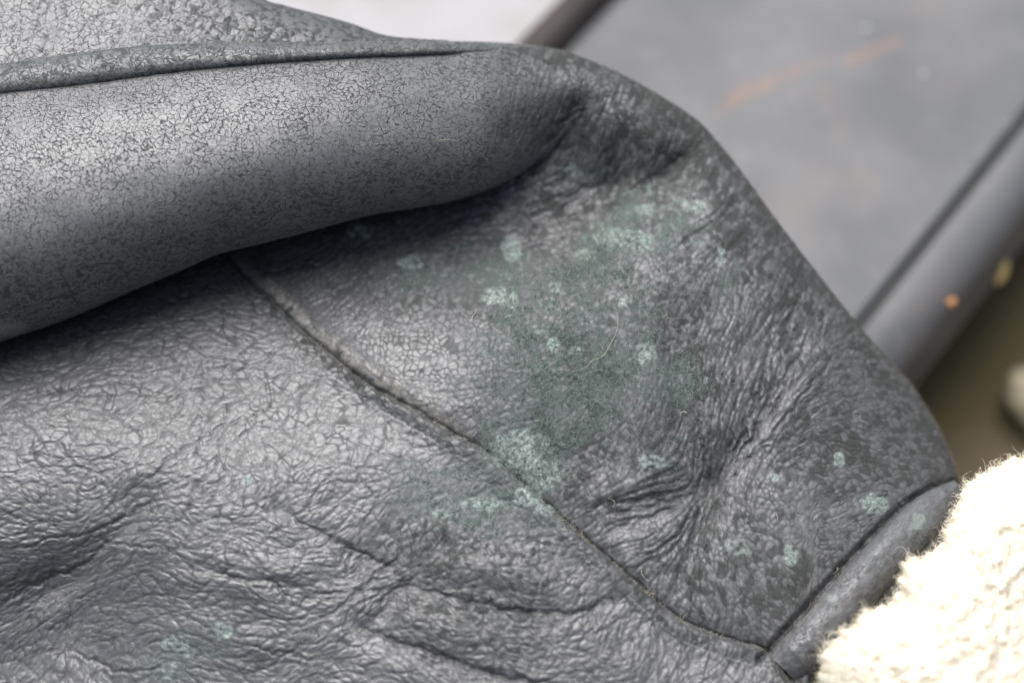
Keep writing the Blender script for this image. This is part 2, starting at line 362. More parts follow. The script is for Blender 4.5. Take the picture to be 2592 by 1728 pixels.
# ---- the soft folds: polyline, depth mm (negative = a swelling), half-width in the 2352 view
FOLDS = [([(1860, 640), (1800, 780), (1760, 900), (1690, 1030), (1640, 1120)], 1.1, 36), ([(1640, 1120), (1600, 1230), (1570, 1350)], 1.5, 28), ([(1380, 1172), (1500, 1147), (1640, 1110)], .9, 20), ([(1405, 1225), (1480, 1195), (1580, 1150)], .8, 16),
         ([(1700, 640), (1690, 800), (1640, 950)], -1.2, 48), ([(1900, 790), (1850, 880), (1760, 1010)], -1.3, 30), ([(1560, 720), (1560, 900), (1600, 1050)], 0.8, 34), ([(1480, 900), (1480, 1050)], -1.0, 50), ([(1480, 1230), (1560, 1200)], -1.0, 34), ([(1740, 1120), (1850, 1180)], -1.0, 60), ([(1650, 1250), (1720, 1400)], -0.8, 36),
         ([(0, 1390), (130, 1330), (230, 1260), (330, 1150)], 1.7, 42), ([(850, 1430), (950, 1330), (1010, 1250)], 1.6, 28), ([(930, 1350), (1100, 1390), (1290, 1412), (1410, 1385)], 1.0, 22), ([(800, 1430), (1000, 1502), (1180, 1562)], 1.2, 24), ([(640, 1170), (760, 1240), (890, 1300)], 1.1, 20),
         ([(480, 880), (700, 890), (900, 965)], 1.6, 42), ([(350, 1080), (600, 1085), (820, 1060)], -1.6, 62), ([(120, 960), (260, 1000)], -1.2, 70), ([(450, 1330), (700, 1310)], -.8, 40), ([(950, 1430), (1200, 1475)], -1.4, 34), ([(1010, 1290), (1250, 1330)], -1.1, 34), ([(200, 1480), (260, 1560)], 1.2, 40), ([(420, 1440), (600, 1470)], -.9, 40), ([(470, 1305), (620, 1335), (700, 1375)], 1.0, 18),
         ([(1290, 480), (1380, 432), (1450, 400)], 1.3, 24), ([(1480, 450), (1570, 360)], 1.0, 24), ([(1430, 470), (1520, 335)], -1.6, 28), ([(1355, 380), (1420, 265)], -1.4, 28), ([(1590, 450), (1645, 370)], -1.5, 26), ([(1560, 565), (1690, 475)], 1.4, 18), ([(1270, 555), (1380, 500)], -1.0, 26)]
for pts, dep, wid in FOLDS:
    p = spline(pts, 24)
    m_ = wid * F * 3.2
    i0, i1 = np.searchsorted(LX, [p[:, 0].min() - m_, p[:, 0].max() + m_]); j0, j1 = np.searchsorted(LY, [p[:, 1].min() - m_, p[:, 1].max() + m_])
    sx, sy = GX[j0:j1, i0:i1], GY[j0:j1, i0:i1]
    d, _, run = polydist(p, sx + 14 * perlin(sx / 90, sy / 90, 27), sy + 14 * perlin(sx / 90, sy / 90, 28), True)
    RELIEF[j0:j1, i0:i1] -= 0.62 * dep * np.exp(-(d / (wid * F)) ** 2)

# ---- seam between the side panel and the lower panel
sd, sside, srun = polydist(SEAM, GX + 3 * perlin(GX / 40, GY / 40, 31), GY + 3 * perlin(GX / 40, GY / 40, 32), True, reach=150.0)
seam_y = np.interp(GX, SEAM[:, 0], SEAM[:, 1])
SIDE = np.where(sd < 149, np.where(sside < 0, 1.0, -1.0), np.where(GY < seam_y, 1.0, -1.0))           # +1 on the side panel
s = sd * SIDE
up = 1 - smooth(0.25, 0.42, srun)               # upper stretch: the side panel stands proud
SEAMH = -1.0 * np.exp(-(sd / 5.5) ** 2)
SEAMH += up * (np.where(s > 0, 1.7 * np.exp(-((s - 30) / 26) ** 2), 0.1 * np.exp(-(s / 30) ** 2)))
SEAMH += (1 - up) * (np.where(s < 0, 1.3 * np.exp(-((s + 16) / 30) ** 2), -0.9 * np.exp(-(s / 26) ** 2)))
calm = 1 - 0.8 * np.exp(-(sd / 22) ** 2)

# ---- hem: the side panel dips into the binding seam
hd, hside, hrun = polydist(HEM, GX, GY, True, reach=130.0)
hside = np.where(hd < 129, hside, np.where(GY > np.interp(GX, HEM[:, 0], HEM[:, 1]), 1.0, -1.0))
HEMH = -2.2 * np.exp(-(hd / 9.0) ** 2) + np.where(hside > 0, -3.0 * smooth(0, 30, hd), 0) * (GY < 1640)
calm *= 1 - 0.7 * np.exp(-(hd / 25) ** 2)

LOW = BASE + RELIEF * calm + SEAMH
hem_zone = (GX > 1766 * F) & (hside > 0) | (hd < 40)
LOW = np.where((GX > 1735 * F), LOW + HEMH, LOW)
# silhouette: the leather turns away from the viewer
ed = polydist(SIL_PTS, GX, GY, reach=180.0)
def turn(dist_px, r_mm, depth_mm):
    q = np.clip(dist_px / 12.0 / r_mm, 0, 1)
    return -depth_mm * (1 - np.sqrt(np.clip(1 - (1 - q) ** 2, 0, 1)))
TURN = turn(ed, 11.0, 10.0) * smooth(1080 * F, 1330 * F, GX)

# ---- stains: mould, grime, bald patches, tan wear
print("stains...")
n1 = fbm(GX / 42, GY / 42, 41, 4); n2 = fbm(GX / 90, GY / 90, 47, 4); n3 = fbm(GX / 16, GY / 16, 53, 3)
pale_spots = blobs([(1140, 682, 34, 24, 1), (1178, 690, 14, 22, 1), (1270, 790, 17, 17, 1), (1322, 806, 19, 16, 1), (1482, 812, 30, 26, .9), (1200, 1035, 78, 52, 1), (1245, 1085, 52, 42, 1), (1160, 1020, 34, 26, .9), (1212, 1140, 36, 26, .95), (1250, 1170, 30, 18, .7),
                    (1415, 545, 58, 24, .95), (1470, 555, 40, 30, .7), (1350, 585, 36, 15, .8), (945, 602, 38, 20, .8), (830, 532, 42, 20, .6), (1175, 572, 28, 34, .9), (1815, 1276, 20, 26, 1), (2010, 1155, 36, 26, .9), (1500, 1060, 34, 20, .8), (1927, 1055, 14, 26, .8), (1780, 1095, 12, 10, .8), (1915, 1372, 26, 22, .9),
                    (1105, 1158, 60, 18, .85), (1010, 1180, 28, 14, .6), (402, 1478, 34, 20, .9), (512, 1448, 24, 22, .7), (440, 1500, 40, 16, .4), (388, 1530, 30, 34, .4), (570, 1104, 15, 15, .7), (545, 1088, 10, 12, .5), (474, 1196, 14, 12, .5), (1655, 590, 14, 26, .7), (1590, 470, 40, 22, .6), (1480, 480, 26, 18, .5), (1310, 390, 18, 20, .5), (1438, 690, 18, 14, .7), (1272, 660, 16, 14, .7), (1240, 760, 14, 8, .5), (1690, 1255, 50, 24, .5), (1170, 730, 14, 9, .6), (560, 1390, 24, 12, .4)])
green_zone = blobs([(1290, 860, 260, 200, .95), (1220, 1010, 140, 110, 1), (1350, 720, 220, 110, .8), (1430, 560, 140, 60, 1), (1240, 620, 150, 60, .7), (930, 660, 90, 50, .75), (1000, 620, 120, 40, .6), (1060, 1130, 210, 85, 1.1), (940, 1095, 100, 44, .8), (1180, 1190, 150, 60, .9), (1560, 880, 70, 70, .9), (1540, 1000, 60, 80, .6), (1480, 1080, 100, 60, .4),
                    (1690, 1250, 90, 60, .5), (1850, 1200, 120, 60, .5), (1500, 440, 120, 70, .5), (1330, 400, 100, 70, .5), (1640, 600, 70, 70, .45), (450, 1475, 110, 46, 1.2), (390, 1530, 60, 70, 1.1), (520, 1450, 50, 40, 1.1), (300, 1545, 50, 40, .5), (700, 620, 120, 50, .3), (1000, 560, 140, 60, .45), (1560, 500, 110, 80, .5), (1700, 1000, 60, 60, .3), (540, 1110, 60, 36, .4), (1590, 1560, 60, 30, .4), (1960, 1170, 100, 50, .5), (1420, 260, 120, 50, .35), (780, 1100, 30, 16, .5), (850, 560, 110, 50, .6), (1500, 520, 150, 70, .8), (1120, 640, 220, 70, .9), (1640, 640, 90, 70, .55)])
grime_zone = blobs([(1370, 890, 330, 280, .9), (1500, 400, 300, 260, .9), (1800, 1250, 420, 260, .62), (1150, 1260, 330, 160, .6), (1950, 1050, 260, 160, .7), (1700, 700, 260, 240, .7), (1050, 640, 300, 120, .6), (1080, 1400, 220, 90, .6), (1300, 160, 360, 70, .8), (700, 130, 1400, 60, .5), (1100, 1480, 200, 80, .45), (1200, 250, 200, 160, .6)])
film = blur(green_zone, 28)
specks = smooth(0.42, 0.75, n3 + 0.5 * n1) * smooth(0.15, 0.6, film)
MOULD = smooth(0.10, 1.0, pale_spots * (0.85 + 0.9 * n3 + 0.5 * n1) + 0.1 * n3) * np.clip(pale_spots * 1.6, 0, 1) ** 0.7
MOULD = np.maximum(0.95 * MOULD, 0.26 * specks)
GREEN = smooth(0.22, 0.95, film * 1.0 + 0.26 * n2 + 0.22 * n1 + 0.16 * n3 - 0.02) * smooth(0.03, 0.3, film)
GREEN = np.maximum(0.95 * GREEN, 0.45 * blur(MOULD, 14))
GRIME = np.clip(blur(grime_zone, 45) * (0.95 + 0.35 * n2) + 0.12 * n1 - 0.03, 0, 1)
# leather finish left standing in clusters of pale grain inside the grime
shiny = blobs([(1110, 850, 110, 60, .9), (1020, 770, 110, 60, .8), (1160, 800, 36, 30, 1), (1360, 740, 34, 26, 1), (1430, 770, 50, 40, .8), (1130, 925, 110, 60, .7), (1480, 900, 60, 60, .8), (1480, 1000, 90, 80, .8), (1560, 600, 120, 60, .6), (1600, 480, 60, 60, .7), (1700, 760, 90, 120, .8), (1720, 1050, 70, 110, .8), (1980, 1200, 110, 60, .8), (1890, 1210, 100, 80, .8), (1800, 1130, 80, 50, .7), (1200, 1270, 130, 50, .6), (1320, 1310, 150, 60, .6),
               (1480, 1210, 120, 70, .9), (1430, 1100, 80, 30, .8), (1350, 460, 60, 40, .5), (1450, 360, 60, 50, .4), (1560, 300, 40, 40, .4), (1180, 230, 200, 50, .5), (1350, 230, 90, 60, .5)])
SHINY = np.clip(blur(shiny, 14) * (0.95 + 0.5 * n1) + 0.08 * n3, 0, 1)
# the upper stretch of the seam and the fold's edge are rubbed to tan
TAN = np.where(s > 0, np.exp(-((s - 18) / 22) ** 2), 0.5 * np.exp(-(s / 6) ** 2)) * smooth(0.05, 0.16, srun) * (1 - smooth(0.33, 0.50, srun)) * np.clip(0.5 + 0.45 * n3 + 0.5 * n1, 0, 1)
TAN = np.maximum(TAN, 0.55 * np.exp(-(sd / 5.0) ** 2) * (srun > 0.4) * np.clip(0.3 + 1.2 * n3, 0, 1))
TAN = np.maximum(TAN, 0.5 * np.exp(-(hd / 7.0) ** 2) * (GX > 1760 * F) * (GX < 2000 * F) * np.clip(0.2 + 1.4 * n3, 0, 1))
ROLLTAN = blobs([(-10, 752, 70, 26, 1.0)]) * np.clip(0.8 + 0.5 * n3, 0, 1)

# ------------------------------------------------------------------ mesh builders
def mesh_from(name, verts, quads, mat, parent=None, attrs=None, tris=None):
    me = bpy.data.meshes.new(name)
    nq = len(quads); nt = 0 if tris is None else len(tris)
    me.vertices.add(len(verts))
    me.vertices.foreach_set("co", np.ascontiguousarray(verts, np.float32).ravel())
    me.loops.add(nq * 4 + nt * 3)
    me.polygons.add(nq + nt)
    li = np.concatenate([np.asarray(quads, np.int32).ravel(), np.zeros(0, np.int32) if tris is None else np.asarray(tris, np.int32).ravel()])
    me.loops.foreach_set("vertex_index", li)
    starts = np.concatenate([np.arange(nq) * 4, nq * 4 + np.arange(nt) * 3]).astype(np.int32)
    me.polygons.foreach_set("loop_start", starts)
    me.polygons.foreach_set("use_smooth", np.ones(nq + nt, bool))
    for k, v in (attrs or {}).items():
        v = np.asarray(v, np.float32)
        if v.ndim == 1:
            a = me.attributes.new(k, 'FLOAT', 'POINT'); a.data.foreach_set("value", v)
        elif v.shape[1] == 3:
            a = me.attributes.new(k, 'FLOAT_VECTOR', 'POINT'); a.data.foreach_set("vector", v.ravel())
        else:
            a = me.attributes.new(k, 'FLOAT_COLOR', 'POINT'); a.data.foreach_set("color", v.ravel())
    me.update(calc_edges=True)
    o = bpy.data.objects.new(name, me)
    col.objects.link(o)
    if mat: me.materials.append(mat)
    if parent is not None: o.parent = parent
    return o

def grid_quads(nr, nc):
    i = np.arange((nr - 1) * (nc - 1)).reshape(nr - 1, nc - 1)
    r, c = np.divmod(i, nc - 1)
    a = r * nc + c
    return np.stack([a, a + nc, a + nc + 1, a + 1], -1)       # faces the viewer when rows go down, columns right

def sub_mesh(verts, quads, attrs):
    used, inv = np.unique(quads.ravel(), return_inverse=True)
    return verts[used], inv.reshape(-1, 4), {k: v[used] for k, v in attrs.items()}

def thing(name, label, cat, loc=(0, 0, 0), group=None):
    o = bpy.data.objects.new(name, None)
    col.objects.link(o); o.location = loc
    o["label"] = label; o["category"] = cat
    if group: o["group"] = group
    return o

def tag(o, label=None, cat=None, kind=None, group=None):
    if label: o["label"] = label
    if cat: o["category"] = cat
    if kind: o["kind"] = kind
    if group: o["group"] = group
    return o

# ------------------------------------------------------------------ materials
class NT:
    def __init__(self, name):
        self.m = bpy.data.materials.new(name); self.m.use_nodes = True
        self.t = self.m.node_tree; self.t.nodes.clear()
        self.out = self.t.nodes.new("ShaderNodeOutputMaterial")
    def n(self, kind, ins=None, **kw):
        nd = self.t.nodes.new(kind)
        for k, v in kw.items(): setattr(nd, k, v)
        for k, v in (ins or {}).items():
            if isinstance(v, bpy.types.NodeSocket): self.t.links.new(v, nd.inputs[k])
            else: nd.inputs[k].default_value = v
        return nd
    def math(self, op, a, b=None, c=None, clamp=False):
        ins = {0: a}
        if b is not None: ins[1] = b
        if c is not None: ins[2] = c
        return self.n("ShaderNodeMath", ins, operation=op, use_clamp=clamp).outputs[0]
    def mix(self, f, a, b):
        nd = self.n("ShaderNodeMix", data_type='RGBA')
        for k, v in ((0, f), (6, a), (7, b)):
            if isinstance(v, bpy.types.NodeSocket): self.t.links.new(v, nd.inputs[k])
            else: nd.inputs[k].default_value = v
        return nd.outputs[2]
    def fmix(self, f, a, b):
        nd = self.n("ShaderNodeMix", data_type='FLOAT')
        for k, v in ((0, f), (2, a), (3, b)):
            if isinstance(v, bpy.types.NodeSocket): self.t.links.new(v, nd.inputs[k])
            else: nd.inputs[k].default_value = v
        return nd.outputs[0]
    def ramp(self, f, lo, hi, a=0.0, b=1.0):
        return self.n("ShaderNodeMapRange", {0: f, 1: lo, 2: hi, 3: a, 4: b}, interpolation_type='SMOOTHSTEP').outputs[0]
    def noise(self, vec, scale, detail=2.0, rough=0.5, dim='3D'):
        return self.n("ShaderNodeTexNoise", {"Vector": vec, "Scale": scale, "Detail": detail, "Roughness": rough}, noise_dimensions=dim)
    def surf(self, s):
        self.t.links.new(s, self.out.inputs[0]); return self.m

def leather_material():
    k = NT("weathered_leather")
    guv = k.n("ShaderNodeAttribute", attribute_name="grain_mm").outputs["Vector"]
    st = k.n("ShaderNodeAttribute", attribute_name="stain")
    sep = k.n("ShaderNodeSeparateColor", {0: st.outputs["Color"]})
    mould, green, grime = sep.outputs[0], sep.outputs[1], sep.outputs[2]
    st2 = k.n("ShaderNodeAttribute", attribute_name="wear")
    sep2 = k.n("ShaderNodeSeparateColor", {0: st2.outputs["Color"]})
    tan, shiny, nap = sep2.outputs[0], sep2.outputs[1], sep2.outputs[2]
    # grain: two sizes of crackle, coordinates pushed about by noise
    crackle, crack_crease = st.outputs["Alpha"], st2.outputs["Alpha"]
    wob = k.noise(guv, 0.42, 2.0).outputs["Color"]
    wob = k.n("ShaderNodeVectorMath", {0: wob, 1: (0.5, 0.5, 0.5)}, operation='SUBTRACT').outputs[0]
    wob2 = k.noise(guv, 2.2, 3.0, 0.6).outputs["Color"]
    wob2 = k.n("ShaderNodeVectorMath", {0: wob2, 1: (0.5, 0.5, 0.5)}, operation='SUBTRACT').outputs[0]
    v = k.n("ShaderNodeVectorMath", {0: wob, 1: (3.0, 3.0, 0), 2: guv}, operation='MULTIPLY_ADD').outputs[0]
    v = k.n("ShaderNodeVectorMath", {0: wob2, 1: (.38, .38, 0), 2: v}, operation='MULTIPLY_ADD').outputs[0]
    big = k.n("ShaderNodeTexVoronoi", {"Vector": v, "Scale": 0.72, "Randomness": 1.0}, feature='DISTANCE_TO_EDGE', voronoi_dimensions='2D').outputs["Distance"]
    small = k.n("ShaderNodeTexVoronoi", {"Vector": v, "Scale": 1.5, "Randomness": 1.0}, feature='DISTANCE_TO_EDGE', voronoi_dimensions='2D').outputs["Distance"]
    vary = k.ramp(k.noise(guv, 0.5, 3.0).outputs[0], 0.35, 0.65)
    thin = k.math('MULTIPLY', k.ramp(k.noise(guv, 1.6, 2.0).outputs[0], 0.32, 0.68, 0.012, 0.13), k.ramp(k.noise(guv, 0.16, 2.0).outputs[0], 0.3, 0.6, 0.45, 1.25))      # cracks swell and die out
    b1 = k.n("ShaderNodeMapRange", {0: big, 1: 0.0, 2: thin, 3: 0.0, 4: 1.0}, interpolation_type='SMOOTHSTEP').outputs[0]
    s1 = k.n("ShaderNodeMapRange", {0: small, 1: 0.0, 2: k.math('MULTIPLY', thin, 1.3), 3: 0.0, 4: 1.0}, interpolation_type='SMOOTHSTEP').outputs[0]
    s1 = k.fmix(k.math('MULTIPLY_ADD', vary, 0.6, 0.3), 1.0, s1)
    height = k.fmix(crackle, 1.0, k.math('MULTIPLY', b1, s1))
    top = k.ramp(height, 0.15, 0.8)                     # 1 on the plateaus of the grain, 0 in its cracks
    top = k.math('MULTIPLY', top, k.math('MULTIPLY_ADD', crack_crease, -0.82, 1.0))
    fib = k.noise(guv, 9.0, 3.0, 0.65).outputs[0]
    fib2 = k.noise(guv, 3.6, 3.0, 0.6).outputs[0]
    # finish left on the plateaus; grime, nap and the painted shade of the roll take it away
    lost = k.math('MULTIPLY', k.math('MULTIPLY', k.math('MAXIMUM', grime, nap), 0.8), k.math('SUBTRACT', 1.0, k.math('MULTIPLY', shiny, 0.75)))
    cellr = k.n("ShaderNodeSeparateColor", {0: k.n("ShaderNodeTexVoronoi", {"Vector": v, "Scale": 1.5, "Randomness": 1.0}, feature='F1', voronoi_dimensions='2D').outputs["Color"]}).outputs[0]
    cellr = k.fmix(k.ramp(crackle, 0.4, 0.6), k.n("ShaderNodeAttribute", attribute_name="cell").outputs["Fac"], cellr)
    chance = k.math('ADD', k.math('MULTIPLY', cellr, 0.75), k.math('MULTIPLY', k.noise(guv, 1.5, 4.0, 0.7).outputs[0], 0.55))   # grain by grain
    keep = k.ramp(k.math('SUBTRACT', chance, k.math('MULTIPLY_ADD', lost, 0.80, 0.12)), -0.2, 0.36)
    finish = k.math('MULTIPLY', top, keep)
    base = k.mix(finish, k.mix(crackle, (0.028, 0.029, 0.030, 1), (0.038, 0.040, 0.041, 1)), k.mix(lost, k.mix(fib2, (0.066, 0.069, 0.076, 1), (0.095, 0.099, 0.109, 1)), (0.060, 0.063, 0.065, 1)))
    suede = k.mix(k.ramp(fib2, 0.3, 0.7), (0.027, 0.030, 0.028, 1), (0.094, 0.102, 0.096, 1))
    suede = k.mix(k.math('MULTIPLY', crack_crease, 0.55), suede, (0.016, 0.016, 0.015, 1))
    base = k.mix(k.math('MULTIPLY', lost, k.math('MULTIPLY_ADD', finish, -0.8, 0.85)), base, suede)
    g2 = k.math('MULTIPLY', green, k.math('MULTIPLY_ADD', finish, -0.7, 0.8))
    base = k.mix(g2, base, k.mix(k.ramp(fib2, 0.35, 0.65), (0.058, 0.080, 0.073, 1), (0.165, 0.200, 0.186, 1)))
    base = k.mix(k.math('MULTIPLY', mould, k.ramp(fib2, 0.25, 0.6, 0.6, 1.0)), base, k.mix(k.ramp(fib, 0.35, 0.65), (0.19, 0.240, 0.225, 1), (0.38, 0.44, 0.415, 1)))
    base = k.mix(k.math('MULTIPLY', tan, 0.95), base, k.mix(fib2, (0.13, 0.125, 0.113, 1), (0.29, 0.28, 0.25, 1)))
    dull = k.math('MAXIMUM', k.math('MAXIMUM', mould, green), k.math('MAXIMUM', tan, lost))
    dull = k.math('MULTIPLY', dull, k.math('MULTIPLY_ADD', finish, -0.6, 1.0))
    rough = k.fmix(finish, 0.72, 0.5)
    rough = k.fmix(dull, rough, 0.85)
    spec = k.fmix(dull, k.fmix(finish, 0.12, 0.5), 0.05)
    hsum = k.math('MULTIPLY_ADD', fib, 0.09, height)
    hsum = k.math('MULTIPLY_ADD', k.math('MULTIPLY', fib2, k.math('ADD', k.math('MULTIPLY', dull, 1.4), 0.15)), 0.8, hsum)
    bump = k.n("ShaderNodeBump", {"Strength": 0.6, "Distance": 0.00014, "Height": hsum})
    p = k.n("ShaderNodeBsdfPrincipled", {"Base Color": base, "Roughness": rough, "Specular IOR Level": spec, "IOR": 2.0, "Normal": bump.outputs[0],
                                         "Sheen Weight": k.fmix(dull, 0.03, 0.07), "Sheen Roughness": 0.45, "Sheen Tint": (0.8, 0.82, 0.83, 1)})
    return k.surf(p.outputs[0])

def fibre_material(name, a, b, trans=0.35):
    k = NT(name)
    geo = k.n("ShaderNodeAttribute", attribute_name="tone").outputs["Fac"]
    c = k.mix(geo, a, b)
    d = k.n("ShaderNodeBsdfDiffuse", {"Color": c})
    t = k.n("ShaderNodeBsdfTranslucent", {"Color": c})
    m = k.n("ShaderNodeMixShader", {0: trans, 1: d.outputs[0], 2: t.outputs[0]})
    return k.surf(m.outputs[0])

def plain_material(name, colr, rough=0.7, spec=0.3, noise=None, bump=0.0, bump_scale=400.0, dist=0.0005):
    k = NT(name)
    tc = k.n("ShaderNodeTexCoord").outputs["Object"]
    base = colr
    if noise:
        n = k.noise(tc, noise[0], 4.0, 0.6).outputs[0]
        base = k.mix(k.ramp(n, 0.32, 0.68), colr, noise[1])
    ins = {"Base Color": base, "Roughness": rough, "Specular IOR Level": spec}
    if bump:
        bn = k.n("ShaderNodeBump", {"Strength": bump, "Distance": dist, "Height": k.noise(tc, bump_scale, 4.0, 0.6).outputs[0]})
        ins["Normal"] = bn.outputs[0]
    return k.surf(k.n("ShaderNodeBsdfPrincipled", ins).outputs[0])

LEATHER = leather_material()
M_MOULD = fibre_material("mould_fibre", (0.12, 0.15, 0.14, 1), (0.36, 0.42, 0.385, 1), 0.3)
M_PALE = fibre_material("pale_mould", (0.24, 0.30, 0.28, 1), (0.50, 0.56, 0.53, 1), 0.3)
M_NAP = fibre_material("suede_fibre", (0.05, 0.053, 0.053, 1), (0.32, 0.31, 0.285, 1), 0.25)
M_LINT = fibre_material("pale_fibre", (0.42, 0.38, 0.30, 1), (0.70, 0.67, 0.58, 1), 0.3)
M_WOOL = fibre_material("cream_wool", (0.90, 0.84, 0.69, 1), (0.95, 0.92, 0.82, 1), 0.3)

# ------------------------------------------------------------------ the jacket: one folded sheet of leather
print("sheet...")
jacket = thing("leather_jacket", "mouldy charcoal sheepskin jacket folded on grey metal lid, cream wool showing at corner", "jacket")

xs_left, xs_right = -130.0 , 2200 * F
NC = int((xs_right - xs_left) / 2.5)
CX = np.linspace(xs_left, xs_right, NC)
T = np.where(CX < 1120 * F, WELT_LO(CX), 0)
blend = smooth(1100 * F, 1260 * F, CX)
T = WELT_LO(np.minimum(CX, 1260 * F)) * (1 - blend) + SIL_FN(np.clip(CX, 1180 * F, 2200 * F)) * blend
hem_y = np.interp(CX, HEM[:, 0], HEM[:, 1])
B = np.where(CX < 1835 * F, 1665 * F, hem_y + 46 * F)
bb = smooth(1825 * F, 1880 * F, CX)
B = 1665 * F * (1 - bb) + (hem_y + 46 * F) * bb
K = np.minimum(CREASE(CX), T + 0.4 * (B - T))
W = 1 - smooth(1090 * F, 1345 * F, CX)               # 1 where the roll stands free, 0 where it runs into the side panel
delta = 46 * W - 6 * (1 - W)

D0_FN = curve_fn([(-260 * F, 12), (0, 12.5), (300 * F, 11.5), (600 * F, 8), (800 * F, 3.5), (1000 * F, -3.5), (1150 * F, -9.5), (1250 * F, -13), (1340 * F, -17), (1500 * F, -26)], 1.0)
def roll_depth(x, y):
    top = WELT_LO(np.minimum(x, 1260 * F)); bot = CREASE(np.minimum(x, 1335 * F))
    R = np.maximum((bot - top) / 2.15, 26.0)
    yc = bot - R
    q = np.clip((y - yc) / R, -1.3, 1.0)
    d0 = D0_FN(x)
    h = d0 + R / 12.0 * np.where(q > 0, 1.24 * (np.sqrt(np.clip(1 - q * q, 0, 1)) - 1), -0.42 * q * q)
    h += 0.5 * fbm(x / 260, y / 200, 61, 2) * np.clip(1 - q, 0, 1) * np.clip((y - top) / 60, 0, 1)
    return h

n1r, nsf, n2r = 245, 12, 435
rows_y = []; rows_d = []
t1 = np.linspace(0, 1, n1r)
t1 = t1 + 0.18 * (t1 - 1) * t1 * -1                    # a little denser towards the crease
Y1_ = T[None] + (K - T)[None] * t1[:, None]
XX1 = np.broadcast_to(CX, Y1_.shape)
low1 = sample(LOW, XX1, Y1_)
roll1 = roll_depth(XX1, Y1_)
fine_roll = 0.10 * AF.mean() * 0
D1 = roll1 * W + low1 * (1 - W)
# roll meets its end in puckers
puck = smooth(1020 * F, 1250 * F, XX1) * (1 - smooth(1330 * F, 1400 * F, XX1))
D1 += W * puck * sample(RELIEF, XX1, Y1_) * 0.6
D1 += sample(TURN, XX1, Y1_)
dK = D1[-1]
Y3s = K - delta
off = np.maximum(0, sample(LOW, CX, K) - (dK - 2.2)) * W
t3 = np.linspace(0, 1, n2r)
Y3_ = Y3s[None] + (B - Y3s)[None] * t3[:, None]
XX3 = np.broadcast_to(CX, Y3_.shape)
low3 = sample(LOW, XX3, Y3_) - off[None] * np.exp(-np.clip(Y3_ - K[None], -30, None) / 120.0)
low3 += sample(TURN, XX3, Y3_)
low3 -= (2.0 * W)[None] * np.exp(-np.clip(Y3_ - K[None], 0, None) / 30.0)
D3 = low3
t2 = np.linspace(0, 1, nsf + 2)[1:-1]
Y2_ = K[None] + (Y3s - K)[None] * smooth(0, 1, t2)[:, None]
D2 = dK[None] + (D3[0] - dK)[None] * t2[:, None]
XX2 = np.broadcast_to(CX, Y2_.shape)
AX = np.vstack([XX1, XX2, XX3]); AY = np.vstack([Y1_, Y2_, Y3_]); AD = np.vstack([D1, D2, D3])
NR = AX.shape[0]
SHEET = place(AX, AY, AD)
# grain coordinates: run along the leather in millimetres
SM = place(AX, AY, AD)
dv = np.linalg.norm(np.diff(SM, axis=0), axis=2)
Vc = np.vstack([np.zeros((1, NC)), np.cumsum(dv, axis=0)]) * 1000
Vc += (T * PX * 1000)[None] * 0.6
du = np.abs(np.diff(SM[..., 0], axis=1))
Uc = np.hstack([np.zeros((NR, 1)), np.cumsum(du, axis=1)]) * 1000
gscale = np.where((np.arange(NR)[:, None] >= n1r + nsf) & (sample(SIDE, AX, AY) < 0), 0.60, 1.0)
GM = np.stack([Uc, Vc, np.zeros_like(Uc)], -1) * gscale[..., None]
is1 = np.zeros((NR, NC)); is1[:n1r + nsf] = 1
onroll = is1 * W[None]                                  # 1 on the free roll
def at(Afield): return sample(Afield, AX, AY)
st_m = at(MOULD) * (1 - onroll)
st_g = at(GREEN) * (1 - onroll * 0.9)
st_r = np.clip(at(GRIME) * (1 - onroll * 0.55), 0, 1)
kk = np.clip((AY - T[None]) / np.maximum(K - T, 1)[None], 0, 1)
belly_shade = onroll * np.clip(0.42 * smooth(0.35, 0.95, kk) * (1.0 + 0.2 * at(n2)), 0, 1)       # shade on the roll's belly, put into the colour as thinner finish
nap = np.maximum(belly_shade, 0)
nap = np.maximum(nap, (1 - onroll) * np.exp(-np.clip(AY - K[None], 0, None) / 70.0) * W[None] * 0.8)  # shade under the roll's edge, painted in through the same channel
nap = np.maximum(nap, 0.6 * smooth(1900 * F, 2050 * F, AX) * (1 - smooth(1080 * F, 1180 * F, AY)))
nap = np.maximum(nap, 0.8 * np.exp(-(at(ed) / 55) ** 2) * (AX > 1150 * F))
nap = np.maximum(nap, np.where(is1 > 0, 0, 0.6 * np.exp(-(at(sd) / 40) ** 2)))
tan = at(TAN) * (1 - is1)
tan = np.maximum(tan, onroll * at(ROLLTAN) * smooth(0.86, 0.97, kk))
tan = np.maximum(tan, onroll * 0.45 * (1 - smooth(0.0, 0.012, kk)))
shin = np.clip(at(SHINY) * (1 - onroll), 0, 1)
crackle = onroll + (1 - onroll) * 0.22
stain = np.stack([st_m, st_g, st_r, crackle], -1)
wear = np.stack([tan, shin, nap, at(CRACK_CREASE) * (1 - onroll)], -1)
flat = lambda a: a.reshape(-1, a.shape[-1])
Q = grid_quads(NR, NC)
# faces of the lower panel: below the seam
qc_side = at(SIDE); qc_low = (is1 < 1) & (qc_side < 0)
ql = qc_low[:-1, :-1] & qc_low[1:, 1:]
attrs = {"grain_mm": flat(GM), "stain": flat(stain), "wear": flat(wear), "cell": at(CELLR).ravel()}
V = flat(SHEET)
for nm, msk, lab in (("side_panel", ~ql, "thick roll and mould-spotted side of the dark leather"), ("lower_panel", ql, "wrinkled grey leather below the diagonal seam")):
    v_, q_, a_ = sub_mesh(V, Q[msk], attrs)
    o = mesh_from(nm, v_, q_, LEATHER, jacket, a_)
    o["label"] = lab
